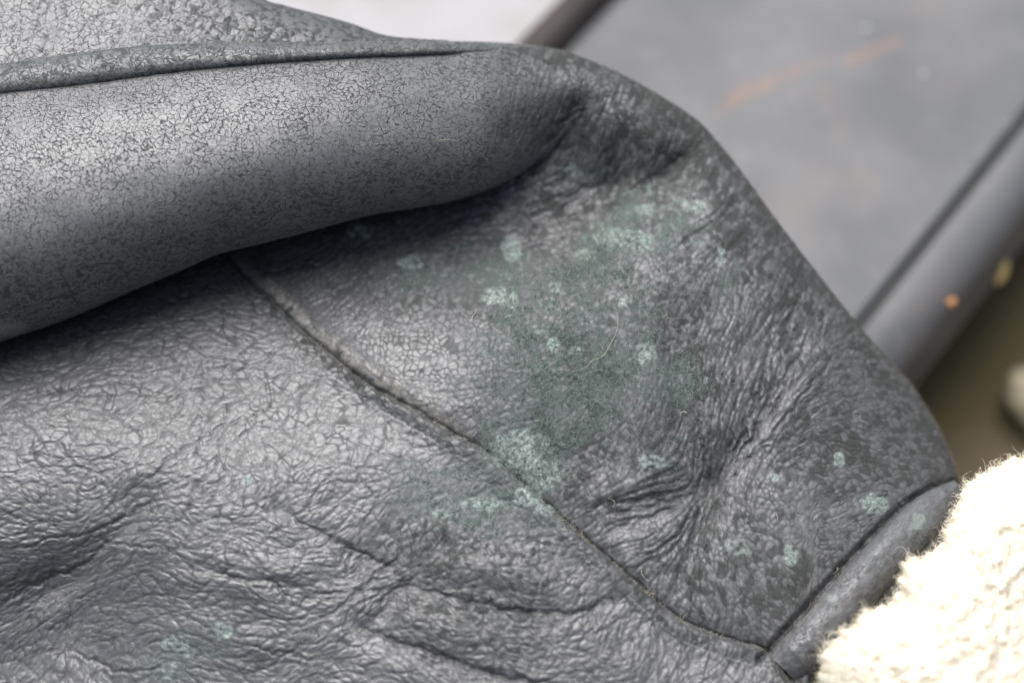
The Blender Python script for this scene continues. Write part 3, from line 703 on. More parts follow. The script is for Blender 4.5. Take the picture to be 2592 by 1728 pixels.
# the sheet's normals, for planting fibres
def normals(S):
    a = np.gradient(S, axis=1); b = np.gradient(S, axis=0)
    n = np.cross(b, a)
    n /= np.linalg.norm(n, axis=-1, keepdims=True) + 1e-12
    view = CPOS - S
    return n * np.sign((n * view).sum(-1, keepdims=True))
NRM = normals(SHEET)

# skirt: from the silhouette down to the lid, so the jacket is solid from the side
LID_Z = 0.028
sk = np.where(CX > 1150 * F)[0]
edge = SHEET[0, sk]
foot = edge.copy(); foot[:, 2] = LID_Z + 0.0005
foot[:, 0] -= 0.010; foot[:, 1] -= 0.012
tt = np.linspace(0, 1, 14)[:, None, None]
skirt = edge[None] * (1 - tt) + foot[None] * tt
def simple_attrs(n, u, v, stain_=(0, 0, .6), wear_=(0, 0, .5)):
    return {"grain_mm": np.stack([u, v, 0 * u], -1).reshape(-1, 3), "stain": np.tile([*stain_, 1.0], (n, 1)), "wear": np.tile([*wear_, 0.0], (n, 1))}
mesh_from("turned_edge", flat(skirt), grid_quads(14, len(sk))[..., ::-1].reshape(-1, 4), LEATHER, jacket, simple_attrs(14 * len(sk), skirt[..., 0] * 1000, skirt[..., 2] * 1000))

# ---- welt along the top of the roll
def strip(name, x, ylo, yhi, dlo, dhi, bulge, nrow=30, mat=LEATHER, stain_=None, wear_=None, under=6.0, relief=0.15, seed=71):
    """a rounded band between two lines (photograph pixels)"""
    t = np.linspace(-0.12, 1.12, nrow)[:, None]
    y = yhi[None] + (ylo - yhi)[None] * np.clip(t, 0, 1)
    q = np.clip(t * 2 - 1, -1, 1)
    d = dhi[None] + (dlo - dhi)[None] * np.clip(t, 0, 1) + bulge[None] * np.sqrt(np.clip(1 - q * q, 0, 1))
    d = d - under * np.clip(np.abs(t - 0.5) - 0.5, 0, 1) / 0.12
    X = np.broadcast_to(x, y.shape)
    d = d + relief * fbm(X / 40, y / 40, seed, 3)
    S = place(X, y, d)
    n = S[..., 0].size
    gm = np.stack([S[..., 0] * 1000, y * PX * 1000 * 1.3, 0 * y], -1).reshape(-1, 3)
    a = {"grain_mm": gm, "stain": flat(stain_(X, y, t + 0 * y)), "wear": flat(wear_(X, y, t + 0 * y))}
    return mesh_from(name, flat(S), grid_quads(*S.shape[:2]).reshape(-1, 4), mat, jacket, a), S

wx = np.linspace(-140, 1235 * F, 740)
wl = WELT_LO(np.minimum(wx, 1260 * F)) + 5; wh = WELT_HI(wx)
wl = np.maximum(wl, wh + 10)
rd = np.interp(wx, CX, D1[2])
fade = 1 - smooth(1000 * F, 1225 * F, wx)
def st_w(X, y, t):
    g = np.clip(0.35 + 0.6 * fbm(X / 70, y / 30, 81, 3), 0, 1) * smooth(1.0, 0.35, t) * 0.55
    return np.stack([0.12 * g, g, 0.5 + 0 * g, 1 + 0 * g], -1)
def we_w(X, y, t):
    return np.stack([0.3 * smooth(300, -50, X) * smooth(0.4, 0.9, t), np.clip(fbm(X / 50, y / 50, 83, 2), 0, 1), 0.4 + 0 * X, 0 * X], -1)
welt, WELT_S = strip("seam_welt", wx, wl, wh, rd - 1.6 - 1.5 * (1 - fade), rd - 3.8 - 3.0 * (1 - fade), 2.6 * fade + 0.9, 36, stain_=st_w, wear_=we_w)
welt["label"] = "narrow rounded green-tinged welt along the top of the roll"

# ---- back panel beyond the welt
bx = np.linspace(-140, 1030 * F, 480)
BTOP = curve_fn([(-200, -170), (300, -170), (480, -90), (600, -6), (650, 12), (700, 25), (800, 52), (880, 80), (960, 89), (1060, 94)])
by0 = BTOP(bx); by1 = WELT_HI(bx) + 14
tb = np.linspace(0, 1, 150)[:, None]
BY = by0[None] + np.maximum(by1 - by0, 8)[None] * tb ** 1.15
BX = np.broadcast_to(bx, BY.shape)
base_d = np.interp(bx, np.array([-200, 0, 500, 900, 1100]) * F, [-3.5, -4, -9, -15, -19])
bd = base_d[None] - 0.055 * (by1[None] - BY) * 0.9 + 1.2 * np.sin(np.clip((by1[None] - BY) / 160, 0, 3.1))
bp = spline([(460, -100), (600, -6), (700, 25), (800, 52), (880, 80), (960, 89), (1060, 94)], 80)
bd += turn(polydist(bp, BX, BY), 6.0, 6.0)
bd += 0.28 * (billow(fbm(BX / 60 + BY / 160, BY / 90, 91, 2), 0.5) - 0.6) + 0.9 * fbm(BX / 240, BY / 160, 93, 2)
BS = place(BX, BY, bd)
gB = np.stack([BS[..., 0] * 1000, BS[..., 1] * 1000, 0 * bd], -1).reshape(-1, 3) * 0.8
nb = BX.size
stB = np.stack([0 * BX, 0.35 * np.clip(fbm(BX / 80, BY / 80, 95, 3), 0, 1), 0.5 * smooth(200 * F, 620 * F, BX) + 0.08, 0.72 + 0 * BX], -1)
weB = np.stack([0 * BX, 0.3 + 0 * BX, 0.8 * smooth(450 * F, 800 * F, BX), 0 * BX], -1)
bo = mesh_from("back_panel", flat(BS), grid_quads(*BX.shape).reshape(-1, 4), LEATHER, jacket, {"grain_mm": gB, "stain": flat(stB), "wear": flat(weB)})
bo["label"] = "slightly blurred leather behind the rounded welt"
bsel = bx > 470 * F
bedge = BS[0, bsel]; bfoot = bedge.copy(); bfoot[:, 2] = LID_Z + 0.0005; bfoot[:, 1] += 0.006
bsk = bedge[None] * (1 - tt) + bfoot[None] * tt
mesh_from("turned_edge", flat(bsk), grid_quads(14, bsel.sum())[..., ::-1].reshape(-1, 4), LEATHER, jacket, simple_attrs(14 * bsel.sum(), bsk[..., 0] * 1000, bsk[..., 2] * 1000))

# ---- hem binding, a padded roll sewn along the lower right edge
def ribbon(name, pts, half_l, half_r, d, bulge, nrow=34, stain_=None, wear_=None, n=240, relief=0.25, seed=101, tuck=7.0, mat=LEATHER):
    c = spline(pts, n)
    tg = np.gradient(c, axis=0); tg /= np.linalg.norm(tg, axis=1, keepdims=True)
    nm = np.stack([-tg[:, 1], tg[:, 0]], -1)                 # to the right of the run
    m = len(c); u = np.linspace(0, 1, m)
    q = np.linspace(-1.15, 1.15, nrow)[:, None]
    qq = np.clip(q, -1, 1)
    hl = np.interp(u, *half_l); hr = np.interp(u, *half_r)
    w = np.where(qq < 0, hl[None], hr[None]) * qq * F
    X = c[None, :, 0] + w * nm[None, :, 0]; Y = c[None, :, 1] + w * nm[None, :, 1]
    D = np.interp(u, *d)[None] + np.interp(u, *bulge)[None] * np.sqrt(np.clip(1 - np.abs(qq) ** 2.2, 0, 1)) - tuck * np.clip(np.abs(q) - 1, 0, 1) / 0.15
    D = D + relief * fbm(X / 34, Y / 34, seed, 3)
    S = place(X, Y, D)
    gm = np.stack([np.broadcast_to(u * 55, D.shape), np.broadcast_to(q * 7, D.shape), 0 * D], -1).reshape(-1, 3)
    a = {"grain_mm": gm, "stain": flat(stain_(X, Y, q + 0 * D)), "wear": flat(wear_(X, Y, q + 0 * D))}
    o = mesh_from(name, flat(S), grid_quads(*D.shape)[..., ::-1].reshape(-1, 4), mat, jacket, a)
    return o, S
def st_h(X, Y, q):
    b = sum(s_ * np.exp(-(((X - x * F) / (r * F)) ** 2 + ((Y - y * F) / (r * F)) ** 2)) for x, y, r, s_ in ((2110, 1195, 42, .9), (1913, 1372, 20, 1.0), (2060, 1230, 40, .6), (1990, 1290, 45, .35), (1880, 1400, 40, .3)))
    g = np.clip(b + 0.25 * fbm(X / 30, Y / 30, 111, 3) * (b > .1), 0, 1)
    return np.stack([0.45 * smooth(.75, 1.0, g), g * 0.9, 0.3 + 0 * g, 0.5 + 0 * g], -1)
def we_h(X, Y, q):
    return np.stack([0.7 * smooth(-0.7, -0.98, q) * np.clip(0.4 + fbm(X / 14, Y / 14, 113, 2), 0, 1) * smooth(2010 * F, 1900 * F, X), np.clip(0.75 + 0.6 * fbm(X / 45, Y / 45, 115, 2), 0, 1), 0.2 + 0 * q, 0 * q], -1)
hem, HEM_S = ribbon("hem_binding", [(1800, 1536), (1838, 1497), (1882, 1452), (1945, 1380), (2005, 1310), (2065, 1245), (2120, 1192), (2165, 1150), (2205, 1118)],
                    ([0, .12, .5, .8, 1], [44, 50, 50, 46, 20]), ([0, .15, .5, .8, 1], [50, 54, 52, 50, 26]), ([0, .2, .5, .8, 1], [7.0, 7.0, 1.0, -8, -15]), ([0, .1, .5, 1], [3.6, 5.0, 5.4, 2.8]),
                    stain_=st_h, wear_=we_h)
hem["label"] = "padded leather binding along the cuff edge beside the wool"
# grey suede of the turned-in side, between binding and wool
flap, FLAP_S = ribbon("turned_in_flap", [(1840, 1640), (1900, 1555), (1960, 1480), (2030, 1400), (2100, 1318), (2160, 1255), (2215, 1190), (2240, 1140)],
                      ([0, 1], [60, 50]), ([0, 1], [110, 90]), ([0, .3, .7, 1], [6.0, 3.0, -6.0, -18]), ([0, 1], [2.0, 1.5]), relief=0.6,
                      stain_=lambda X, Y, q: np.stack([0 * q, 0 * q, 0.9 + 0 * q, 1 + 0 * q], -1), wear_=lambda X, Y, q: np.stack([0.35 + 0 * q, 0.2 + 0 * q, 0.8 + 0 * q, 0 * q], -1))
flap["label"] = "grey suede between the binding and the cream wool"

# ---- the jacket goes on outside the frame: to the left and towards the viewer, then turns down to the lid
def run_on(edge, outward, flat_len, round_len, z_end, n=22, flip=False):
    edge = np.asarray(edge); outward = np.asarray(outward, float)
    rows = []
    kern = min(31, (len(edge) // 4) * 2 + 1)
    pad = np.pad(edge, ((kern // 2, kern // 2), (0, 0)), mode='edge')
    soft = np.stack([np.convolve(pad[:, c_], np.ones(kern) / kern, 'valid') for c_ in range(3)], -1)
    edge0 = edge
    for t in np.linspace(0, 1, n):
        f_ = min(1.0, t * 4)
        edge = edge0 * (1 - f_) + soft * f_
        if t < 0.6:
            rows.append(edge + outward * flat_len * (t / 0.6))
        else:
            a = (t - 0.6) / 0.4 * math.pi / 2
            p = edge + outward * (flat_len + round_len * math.sin(a))
            p[:, 2] = edge[:, 2] + (np.minimum(z_end, edge[:, 2] - 0.002) - edge[:, 2]) * (1 - math.cos(a))
            rows.append(p)
    S = np.stack(rows)
    S[..., 2] += 0.0012 * fbm(S[..., 0] / 0.02, S[..., 1] / 0.02, 161, 3) * np.linspace(0, 1, n)[:, None]
    q = grid_quads(*S.shape[:2]).reshape(-1, 4)
    m = S.shape[0] * S.shape[1]
    d_ = np.linalg.norm(S - edge[None], axis=2)
    along_ = np.concatenate([[0], np.cumsum(np.linalg.norm(np.diff(edge, axis=0), axis=1))])
    return mesh_from("panel_beyond", flat(S), q[:, ::-1] if flip else q, LEATHER, jacket, simple_attrs(m, d_ * 700, np.broadcast_to(along_ * 700, d_.shape), (0, 0, .2), (0, 0, .1))), S
_, left_s = run_on(SHEET[::3, 0], (-1, 0, 0), 0.05, 0.03, LID_Z + 0.001)
run_on(BS[::3, 0], (-1, 0, 0), 0.05, 0.03, LID_Z + 0.001)
run_on(WELT_S[::2, 0], (-1, 0, 0), 0.05, 0.03, LID_Z + 0.001)
ncut = int(np.searchsorted(CX, 1860 * F))
near = np.vstack([left_s[::-1, -1], SHEET[-1, :ncut:3]])
run_on(near, (0, -1, 0), 0.04, 0.03, LID_Z + 0.001)
run_on(BS[0, :int(np.searchsorted(bx, 480 * F)):3], (0, 1, 0), 0.03, 0.03, LID_Z + 0.001, flip=True)

# ------------------------------------------------------------------ fibres
def fibres(name, roots, dirs, length, width, curl, mat, parent, seg=5, gravity=None, seed=0):
    """flat-faced little tubes (three sides) growing from roots along dirs, bent at random"""
    r = np.random.default_rng(seed)
    n = len(roots)
    length = np.broadcast_to(length, (n,)) ; width = np.broadcast_to(width, (n,))
    p = roots.copy(); d = dirs / (np.linalg.norm(dirs, axis=1, keepdims=True) + 1e-12)
    side = np.cross(d, r.standard_normal((n, 3))); side /= np.linalg.norm(side, axis=1, keepdims=True) + 1e-12
    axis = r.standard_normal((n, 3)); axis /= np.linalg.norm(axis, axis=1, keepdims=True)
    bend = curl * r.standard_normal(n) / seg
    rings = []
    for i in range(seg + 1):
        t = i / seg
        b2 = np.cross(d, side)
        w = width * (1 - 0.75 * t ** 2) * 0.5
        ring = [p + (math.cos(a) * side + math.sin(a) * b2) * w[:, None] for a in (0, 2.094, 4.189)]
        rings.append(np.stack(ring, 1))
        p = p + d * (length / seg)[:, None]
        d = d + np.cross(axis, d) * bend[:, None] * 3 + 0.18 * curl * r.standard_normal((n, 3)) / seg * 2
        d /= np.linalg.norm(d, axis=1, keepdims=True)
        side = side - d * (side * d).sum(1, keepdims=True); side /= np.linalg.norm(side, axis=1, keepdims=True) + 1e-12
    Vt = np.stack(rings, 1)                               # n, seg+1, 3, 3
    idx = np.arange(n * (seg + 1) * 3).reshape(n, seg + 1, 3)
    qs = []
    for a, b in ((0, 1), (1, 2), (2, 0)):
        qs.append(np.stack([idx[:, :-1, a], idx[:, :-1, b], idx[:, 1:, b], idx[:, 1:, a]], -1).reshape(-1, 4))
    tone = np.repeat(r.random(n), (seg + 1) * 3)
    return mesh_from(name, Vt.reshape(-1, 3), np.vstack(qs), mat, parent, {"tone": tone})

def plant(weight, n, seed):
    r = np.random.default_rng(seed)
    w = np.clip(weight, 0, None).ravel(); w = w / w.sum()
    i = np.searchsorted(np.cumsum(w), r.random(n))
    i = np.clip(i, 0, w.size - 1)
    return V[i] + r.uniform(-1, 1, (n, 3)) * 0.0001, flat(NRM)[i], flat(np.gradient(SHEET, axis=0))[i], AX.ravel()[i], AY.ravel()[i]

print("fibres...")
area = np.linalg.norm(np.gradient(SHEET, axis=0), axis=-1) * np.linalg.norm(np.gradient(SHEET, axis=1), axis=-1)
inview = (AX > -60) & (AX < 2592 + 60) & (AY > -60) & (AY < 1790)
vis = np.ones((NR, NC)); vis[n1r - 2:n1r + nsf + 8] = 0
Z = inview * vis * area
rt = np.random.default_rng(5)
fuzz_zone = blobs([(1290, 870, 210, 180, 1), (1230, 1010, 130, 100, .9), (1350, 720, 230, 100, .8), (1440, 580, 120, 60, .6), (1580, 880, 80, 80, .8), (1540, 1010, 50, 80, .5), (1060, 1130, 160, 60, .35), (950, 660, 80, 40, .3)])
R0, N0, DV, fx_, fy_ = plant(at(np.clip(blur(fuzz_zone, 30) * (0.25 + 0.8 * n1 + 0.7 * n2), 0.02 * fuzz_zone, 1) * (1 - 0.8 * SHINY)) * (1 - onroll) * Z, 7000, 1)
dvn = DV / (np.linalg.norm(DV, axis=1, keepdims=True) + 1e-12)
dirs = 0.55 * N0 - 0.8 * dvn * np.sign(rt.random((len(R0), 1)) - 0.25) + 0.55 * rt.standard_normal(R0.shape)
fz = fibres("mould_fuzz", R0, dirs, rt.uniform(0.0007, 0.0024, len(R0)), rt.uniform(0.00006, 0.00012, len(R0)), 1.0, M_MOULD, jacket, 5, seed=2)
tag(fz, "short tangled green-grey mould fibres on the side panel", kind="stuff")
R0, N0, DV, _, _ = plant(np.clip(st_m - 0.3, 0, 1) * (1 - onroll) * Z, 4000, 21)
dirs = 0.7 * N0 + 0.9 * rt.standard_normal(R0.shape)
pf = fibres("mould_colony", R0, dirs, rt.uniform(0.0003, 0.0010, len(R0)), rt.uniform(0.00008, 0.00015, len(R0)), 1.2, M_PALE, jacket, 4, seed=22)
tag(pf, "powdery pale mint mould colonies standing off the leather", kind="stuff")
R0, N0, DV, _, _ = plant((nap * (1 - shin) * 0.8 + 0.6 * st_r * (1 - shin) * (1 - onroll) + 0.05) * Z, 12000, 3)
dirs = 0.35 * N0 + 0.9 * rt.standard_normal(R0.shape)
nf = fibres("suede_nap", R0, dirs, rt.uniform(0.0003, 0.0011, len(R0)), rt.uniform(0.00004, 0.00008, len(R0)), 0.9, M_NAP, jacket, 3, seed=4)
tag(nf, "fine grey suede nap where the finish has worn off", kind="stuff")
# frayed pale threads in the seam and rim fuzz on the right edge
wgt = (np.exp(-(at(sd) / 9) ** 2) * (1 - is1) * smooth(0.1, .2, at(srun)) * np.clip(0.2 + at(n1) * 1.4, 0, 1) + 0.9 * np.exp(-(at(hd) / 9) ** 2) * (AX > 1760 * F) * np.clip(0.1 + at(n1) * 1.2, 0, 1)) * Z
R0, N0, DV, _, _ = plant(wgt, 200, 5)
dirs = 0.6 * N0 + 0.8 * rt.standard_normal(R0.shape)
sf = fibres("seam_fray", R0, dirs, rt.uniform(0.0007, 0.0026, len(R0)), rt.uniform(0.00004, 0.00009, len(R0)), 1.6, M_LINT, jacket, 6, seed=6)
tag(sf, "frayed pale threads along the seams", kind="stuff")
wgt = np.exp(-(at(ed) / 5) ** 2) * (AX > 1250 * F) * inview * vis * (0.3 + 1.4 * smooth(1950 * F, 2120 * F, AX))
R0, N0, DV, _, _ = plant(wgt, 2600, 7)
dirs = N0 + 0.7 * rt.standard_normal(R0.shape) + 0.3 * CUP + 0.3 * CRT
rf = fibres("edge_fuzz", R0, dirs, rt.uniform(0.0003, 0.0010, len(R0)), rt.uniform(0.00004, 0.00007, len(R0)), 0.8, M_NAP, jacket, 4, seed=8)
tag(rf, "pale fuzz along the rounded right edge", kind="stuff")

R0, N0, DV, _, _ = plant((0.6 + onroll) * Z, 420, 25)
lf = fibres("dust_lint", R0 + N0 * 0.0001, 0.3 * N0 + rt.standard_normal(R0.shape), rt.uniform(0.00012, 0.0006, len(R0)), rt.uniform(0.00005, 0.00011, len(R0)), 1.5, M_LINT, jacket, 4, seed=26)
tag(lf, "pale specks of lint scattered over the leather", kind="stuff")

# ------------------------------------------------------------------ cream wool
print("wool...")
WOOL = spline([(1900, 1800), (1885, 1680), (1888, 1568), (1896, 1505), (1925, 1452), (1972, 1415), (2030, 1400), (2062, 1362), (2068, 1310), (2100, 1282), (2150, 1262), (2178, 1215), (2190, 1165), (2222, 1120), (2262, 1085), (2305, 1066), (2352, 1058), (2440, 1050), (2540, 1062), (2640, 1100), (2720, 1170)], 300)
wu = np.linspace(0, 1, 260)
ci = np.linspace(0, len(WOOL) - 1, 260)
we = np.stack([np.interp(ci, np.arange(len(WOOL)), WOOL[:, 0]), np.interp(ci, np.arange(len(WOOL)), WOOL[:, 1])], -1)
ragged = 15 * np.stack([fbm(we[:, 0] / 34, we[:, 1] / 34, 171, 3), fbm(we[:, 0] / 34, we[:, 1] / 34, 175, 3)], -1)      # locks along the edge
wcen = np.array([2640 * F, 1860 * F])
tr = np.linspace(0, 1, 170)[:, None] ** 1.35
wxx = we[None, :, 0] * (1 - tr) + wcen[0] * tr; wyy = we[None, :, 1] * (1 - tr) + wcen[1] * tr
rim = 1 - smooth(0.0, 0.05, tr)
wxx = wxx + ragged[None, :, 0] * rim; wyy = wyy + ragged[None, :, 1] * rim
edge_d = np.interp(wu, [0, .22, .42, .58, .72, .85, 1], [20, 20, 14, 2, -8, -10, -14])
lift = np.sqrt(np.clip(1 - (1 - np.clip(tr * 3.4, 0, 1)) ** 2, 0, 1))
wd = edge_d[None] + 15 * lift + 8 * tr
lump = billow(fbm(wxx / 170, wyy / 170, 121, 2), .5) * 1.2 + 1.3 * fbm(wxx / 34, wyy / 38, 123, 3) + .5 * fbm(wxx / 13, wyy / 13, 125, 2)
wd = wd + lump * np.clip(tr * 6, 0.15, 1)
WS = place(wxx, wyy, wd)
wool = mesh_from("shearling_lining", flat(WS), grid_quads(*wd.shape)[..., ::-1].reshape(-1, 4), M_WOOL, jacket, {"tone": np.clip(0.5 + 0.4 * fbm(wxx / 60, wyy / 60, 127, 3), 0, 1).ravel()})
wool["label"] = "bright cream shearling wool at the jacket's corner"
# underside so the lining has thickness
lowr = WS[0].copy(); wfoot = lowr.copy(); wfoot[:, 2] = np.minimum(lowr[:, 2] - 0.02, 0.05); wfoot[:, 0] += 0.012
wsk = lowr[None] * (1 - tt) + wfoot[None] * tt
mesh_from("wool_underside", flat(wsk), grid_quads(14, 260).reshape(-1, 4), M_WOOL, wool, {"tone": np.full(14 * 260, 0.3)})
WN = normals(WS)
r = np.random.default_rng(9)
ti = np.minimum((r.random(14000) ** 1.6 * 150).astype(int), 169); ui = r.integers(0, 260, 14000)
vis_w = (wxx[ti, ui] < 2680) & (wyy[ti, ui] < 1800)
ti, ui = ti[vis_w], ui[vis_w]
outw = (WS[0] - WS[60])[ui]; outw /= np.linalg.norm(outw, axis=1, keepdims=True)
dirs = 0.7 * WN[ti, ui] + 0.5 * outw * (ti[:, None] < 40) + 0.8 * r.standard_normal((len(ti), 3))
wo_ = fibres("wool_fibre", WS[ti, ui] + r.uniform(-1, 1, (len(ti), 3)) * 0.0003, dirs, r.uniform(0.0008, 0.0032, len(ti)) * (0.3 + 1.3 * np.clip(0.35 + fbm(wxx[ti, ui] / 22, wyy[ti, ui] / 22, 129, 2), 0, 1.4)), r.uniform(0.00005, 0.00010, len(ti)), 4.6, M_WOOL, wool, 6, seed=10)
tag(wo_, kind="stuff")

# ------------------------------------------------------------------ hairs and lint one can point at
def hair(name, pts, label, lift=0.35, width=0.00010, mat=M_LINT, group="loose pale fibres on the leather"):
    p = spline(pts, 36, 1.0)
    which = np.arange(len(p))
    # depth of the leather surface under each point
    D = []
    for x, y in p:
        kx = np.interp(x, CX, K)
        D.append(float(roll_depth(np.array([x]), np.array([y]))[0]) if (y < kx and x < 1200 * F) else float(sample(LOW, np.array([x]), np.array([y]))[0]))
    D = np.array(D)
    D = np.convolve(np.pad(D, 3, mode='edge'), np.ones(7) / 7, 'valid')
    S = place(p[:, 0], p[:, 1], D + lift + 0.5 * np.sin(np.linspace(0, 3.1, len(p))))
    base = S.mean(0)
    vs, qs = [], []
    for i in range(len(S)):
        tg = S[min(i + 1, len(S) - 1)] - S[max(i - 1, 0)]; tg = tg / np.linalg.norm(tg)
        a = np.cross(tg, [0.2, 0.1, 0.97]); a /= np.linalg.norm(a); b = np.cross(tg, a)
        w = width * 0.5 * (0.5 + 0.5 * math.sin(math.pi * (i + 0.6) / (len(S) + 0.2)))
        for k in range(4):
            an = k * math.pi / 2
            vs.append(S[i] - base + (math.cos(an) * a + math.sin(an) * b) * w)
    for i in range(len(S) - 1):
        for k in range(4):
            qs.append((i * 4 + k, i * 4 + (k + 1) % 4, i * 4 + 4 + (k + 1) % 4, i * 4 + 4 + k))
    o = mesh_from(name, np.array(vs), np.array(qs), mat, None, {"tone": np.full(len(vs), random.uniform(.3, 1))})
    o.location = base
    tag(o, label, "fibre", group=group)
    return o
hair("loose_hair", [(1455, 942), (1500, 928), (1540, 910), (1575, 865), (1600, 800), (1603, 760)][::1] if False else [(1448, 940), (1482, 930), (1500, 912), (1525, 902), (1545, 870), (1562, 835), (1563, 800)], "long tan hair curving across the green mould patch", width=0.00010)
hair("loose_hair", [(1106, 346), (1110, 355), (1126, 353), (1145, 355), (1160, 358)], "short pale wavy fibre alone on the dark upper roll", width=0.00012)
hair("loose_hair", [(1207, 778), (1204, 790), (1196, 800), (1195, 812), (1200, 818)], "white S-shaped fibre left of the mould fuzz", width=0.00011)
hair("loose_hair", [(1686, 823), (1687, 808), (1695, 804), (1703, 810)], "small white hooked fibre right of the mould patch", width=0.00010)
hair("loose_hair", [(1722, 1050), (1726, 1042), (1738, 1044), (1732, 1040), (1722, 1046)], "tiny pale looped fibre between mould and right wrinkles", width=0.00010)
hair("loose_hair", [(2177, 1050), (2178, 1062), (2190, 1068), (2198, 1075)], "pale bent fibre near the jacket's right edge", width=0.00010)
hair("loose_hair", [(1965, 1298), (1968, 1310), (1972, 1322)], "short upright pale fibre above the long pale mould spot", width=0.00011)
hair("loose_hair", [(1540, 1260), (1553, 1266), (1556, 1276), (1548, 1284)], "pale hook-shaped fibre just above the seam creases", width=0.00010)
hair("loose_hair", [(374, 131), (382, 140), (392, 152)], "pale straight fibre across the narrow welt", width=0.00009, lift=-0.6)
hair("loose_hair", [(1624, 1433), (1624, 1450), (1634, 1464), (1645, 1470)], "cream curved thread sticking up from the diagonal seam", width=0.00012)

# ------------------------------------------------------------------ the metal lid under the jacket
print("lid...")
lid = thing("metal_lid", "scratched grey painted metal lid with rust streak, under the jacket", "lid", (0, 0, 0))
gA = on_level(2352 * F, 275 * F, LID_Z); gB_ = on_level(1975 * F, 745 * F, LID_Z)
along = gA - gB_; along[2] = 0; along /= np.linalg.norm(along)
across = np.array([along[1], -along[0], 0.0])               # to the right of the run
org = gB_.copy()
def lid_xy(px, py, z=LID_Z):
    p = on_level(px * F, py * F, z) - org
    return np.array([p @ along, p @ across])
u_edge = np.mean([lid_xy(2352, 425)[1], lid_xy(2070, 855)[1]])
u_bar = np.mean([lid_xy(1385, 0)[1], lid_xy(1300, 112)[1]])
print("lid across", u_bar, u_edge)
GW = 0.0016                                                   # half-width of the pressed groove
ALEN0, ALEN1 = -0.28, 0.40
def lid_sheet(name, u0, u1, na, nu, roundr, label, mat):
    al = np.linspace(ALEN0, ALEN1, na); uu = np.linspace(u0, u1, nu)
    if roundr:
        R_ = 0.011
        ang = np.linspace(0, math.pi / 2, 14)
        prof = [(u, 0.0) for u in uu[:-1]] + [(u1 + R_ * math.sin(a), -R_ * (1 - math.cos(a))) for a in ang] + [(u1 + R_, -R_ - z) for z in (0.004, 0.012, 0.017)]
    else:
        prof = [(u, 0.0) for u in uu]
    # the groove's flank turns down at the left (right part) or right (left part)
    g = 0.0022
    if roundr: prof = [(u0 - 0.0006, -g), (u0, -0.0006)] + prof[1:] if True else prof
    else: prof = prof[:-1] + [(u1, -0.0006), (u1 + 0.0006, -g)]
    prof = np.array(prof)
    A_, U_ = np.meshgrid(al, prof[:, 0], indexing='ij'); Zp = np.broadcast_to(prof[:, 1], A_.shape)
    Zp = Zp + 0.0006 * fbm(A_ / 0.09, U_ / 0.09, 131, 3)
    S = org + A_[..., None] * along + U_[..., None] * across
    S[..., 2] = LID_Z + Zp
    # rust streak measured from the photograph, on the lid's own axes
    rust = np.zeros(A_.shape)
    for pts, wdt, stg in (([(1650, 256), (1705, 217), (1770, 190)], .0011, 1.0), ([(1770, 190), (1830, 163), (1900, 138)], .0011, .6), ([(1950, 140), (2000, 120), (2058, 98)], .0015, .7), ([(1900, 200), (1905, 240), (1935, 280), (1925, 330)], .0018, .22), ([(1855, 525), (1862, 535), (1865, 545)], .0014, .6), ([(1700, 215), (1705, 212), (1710, 210)], .0022, .9), ([(2100, 20), (2150, 5)], .003, .25), ([(1850, 380), (1880, 440)], .003, .12)):
        q = np.array([lid_xy(*p) for p in pts])
        rust = np.maximum(rust, stg * np.exp(-(polydist(q, A_, U_) / wdt) ** 2))
    rust *= np.clip(0.9 + 0.5 * fbm(A_ / 0.006, U_ / 0.006, 133, 3), 0, 1.2)
    o = mesh_from(name, flat(S), grid_quads(*A_.shape).reshape(-1, 4)[:, ::-1], mat, lid, {"rust": rust.ravel()})
    if label: o["label"] = label
    return o

def lid_material():
    k = NT("grey_painted_metal")
    tc = k.n("ShaderNodeTexCoord").outputs["Object"]
    n = k.noise(tc, 16.0, 5.0, 0.6).outputs[0]; n2_ = k.noise(tc, 110.0, 4.0, 0.6).outputs[0]
    c = k.mix(k.ramp(n, 0.35, 0.65), (0.080, 0.084, 0.092, 1), (0.122, 0.125, 0.132, 1))
    c = k.mix(k.ramp(n2_, 0.55, 0.75, 0, .3), c, (0.19, 0.19, 0.19, 1))
    c = k.mix(k.ramp(k.noise(tc, 34.0, 5.0, 0.65).outputs[0], 0.5, 0.78, 0, .55), c, (0.150, 0.128, 0.112, 1))
    ru = k.n("ShaderNodeAttribute", attribute_name="rust").outputs["Fac"]
    c = k.mix(k.math('MULTIPLY', ru, 0.6, clamp=True), c, (0.26, 0.14, 0.085, 1))
    p = k.n("ShaderNodeBsdfPrincipled", {"Base Color": c, "Roughness": 0.5, "Specular IOR Level": 0.4})
    return k.surf(p.outputs[0])
M_LID = lid_material()
lid_sheet("top_sheet", u_bar + 0.002, -GW, 160, 150, False, "wide grey sheet with a rust streak", M_LID)
lid_sheet("rim_strip", GW, u_edge - 0.010, 160, 30, True, "rounded outer rim right of the groove", M_LID)
M_DARK = plain_material("dark_groove", (0.035, 0.037, 0.038, 1), 0.6, 0.3)
def bar(name, prof, mat, parent, n=60, a0=ALEN0, a1=ALEN1, close=True):
    al = np.linspace(a0, a1, n)
    prof = np.array(prof); m = len(prof)
    S = org + al[:, None, None] * along + prof[None, :, 0, None] * across
    S[..., 2] = LID_Z + prof[None, :, 1]
    q = []
    for i in range(n - 1):
        for j in range(m if close else m - 1):
            q.append((i * m + j, i * m + (j + 1) % m, (i + 1) * m + (j + 1) % m, (i + 1) * m + j))
    return mesh_from(name, flat(S), np.array(q), mat, parent, {"rust": np.zeros(n * m)})
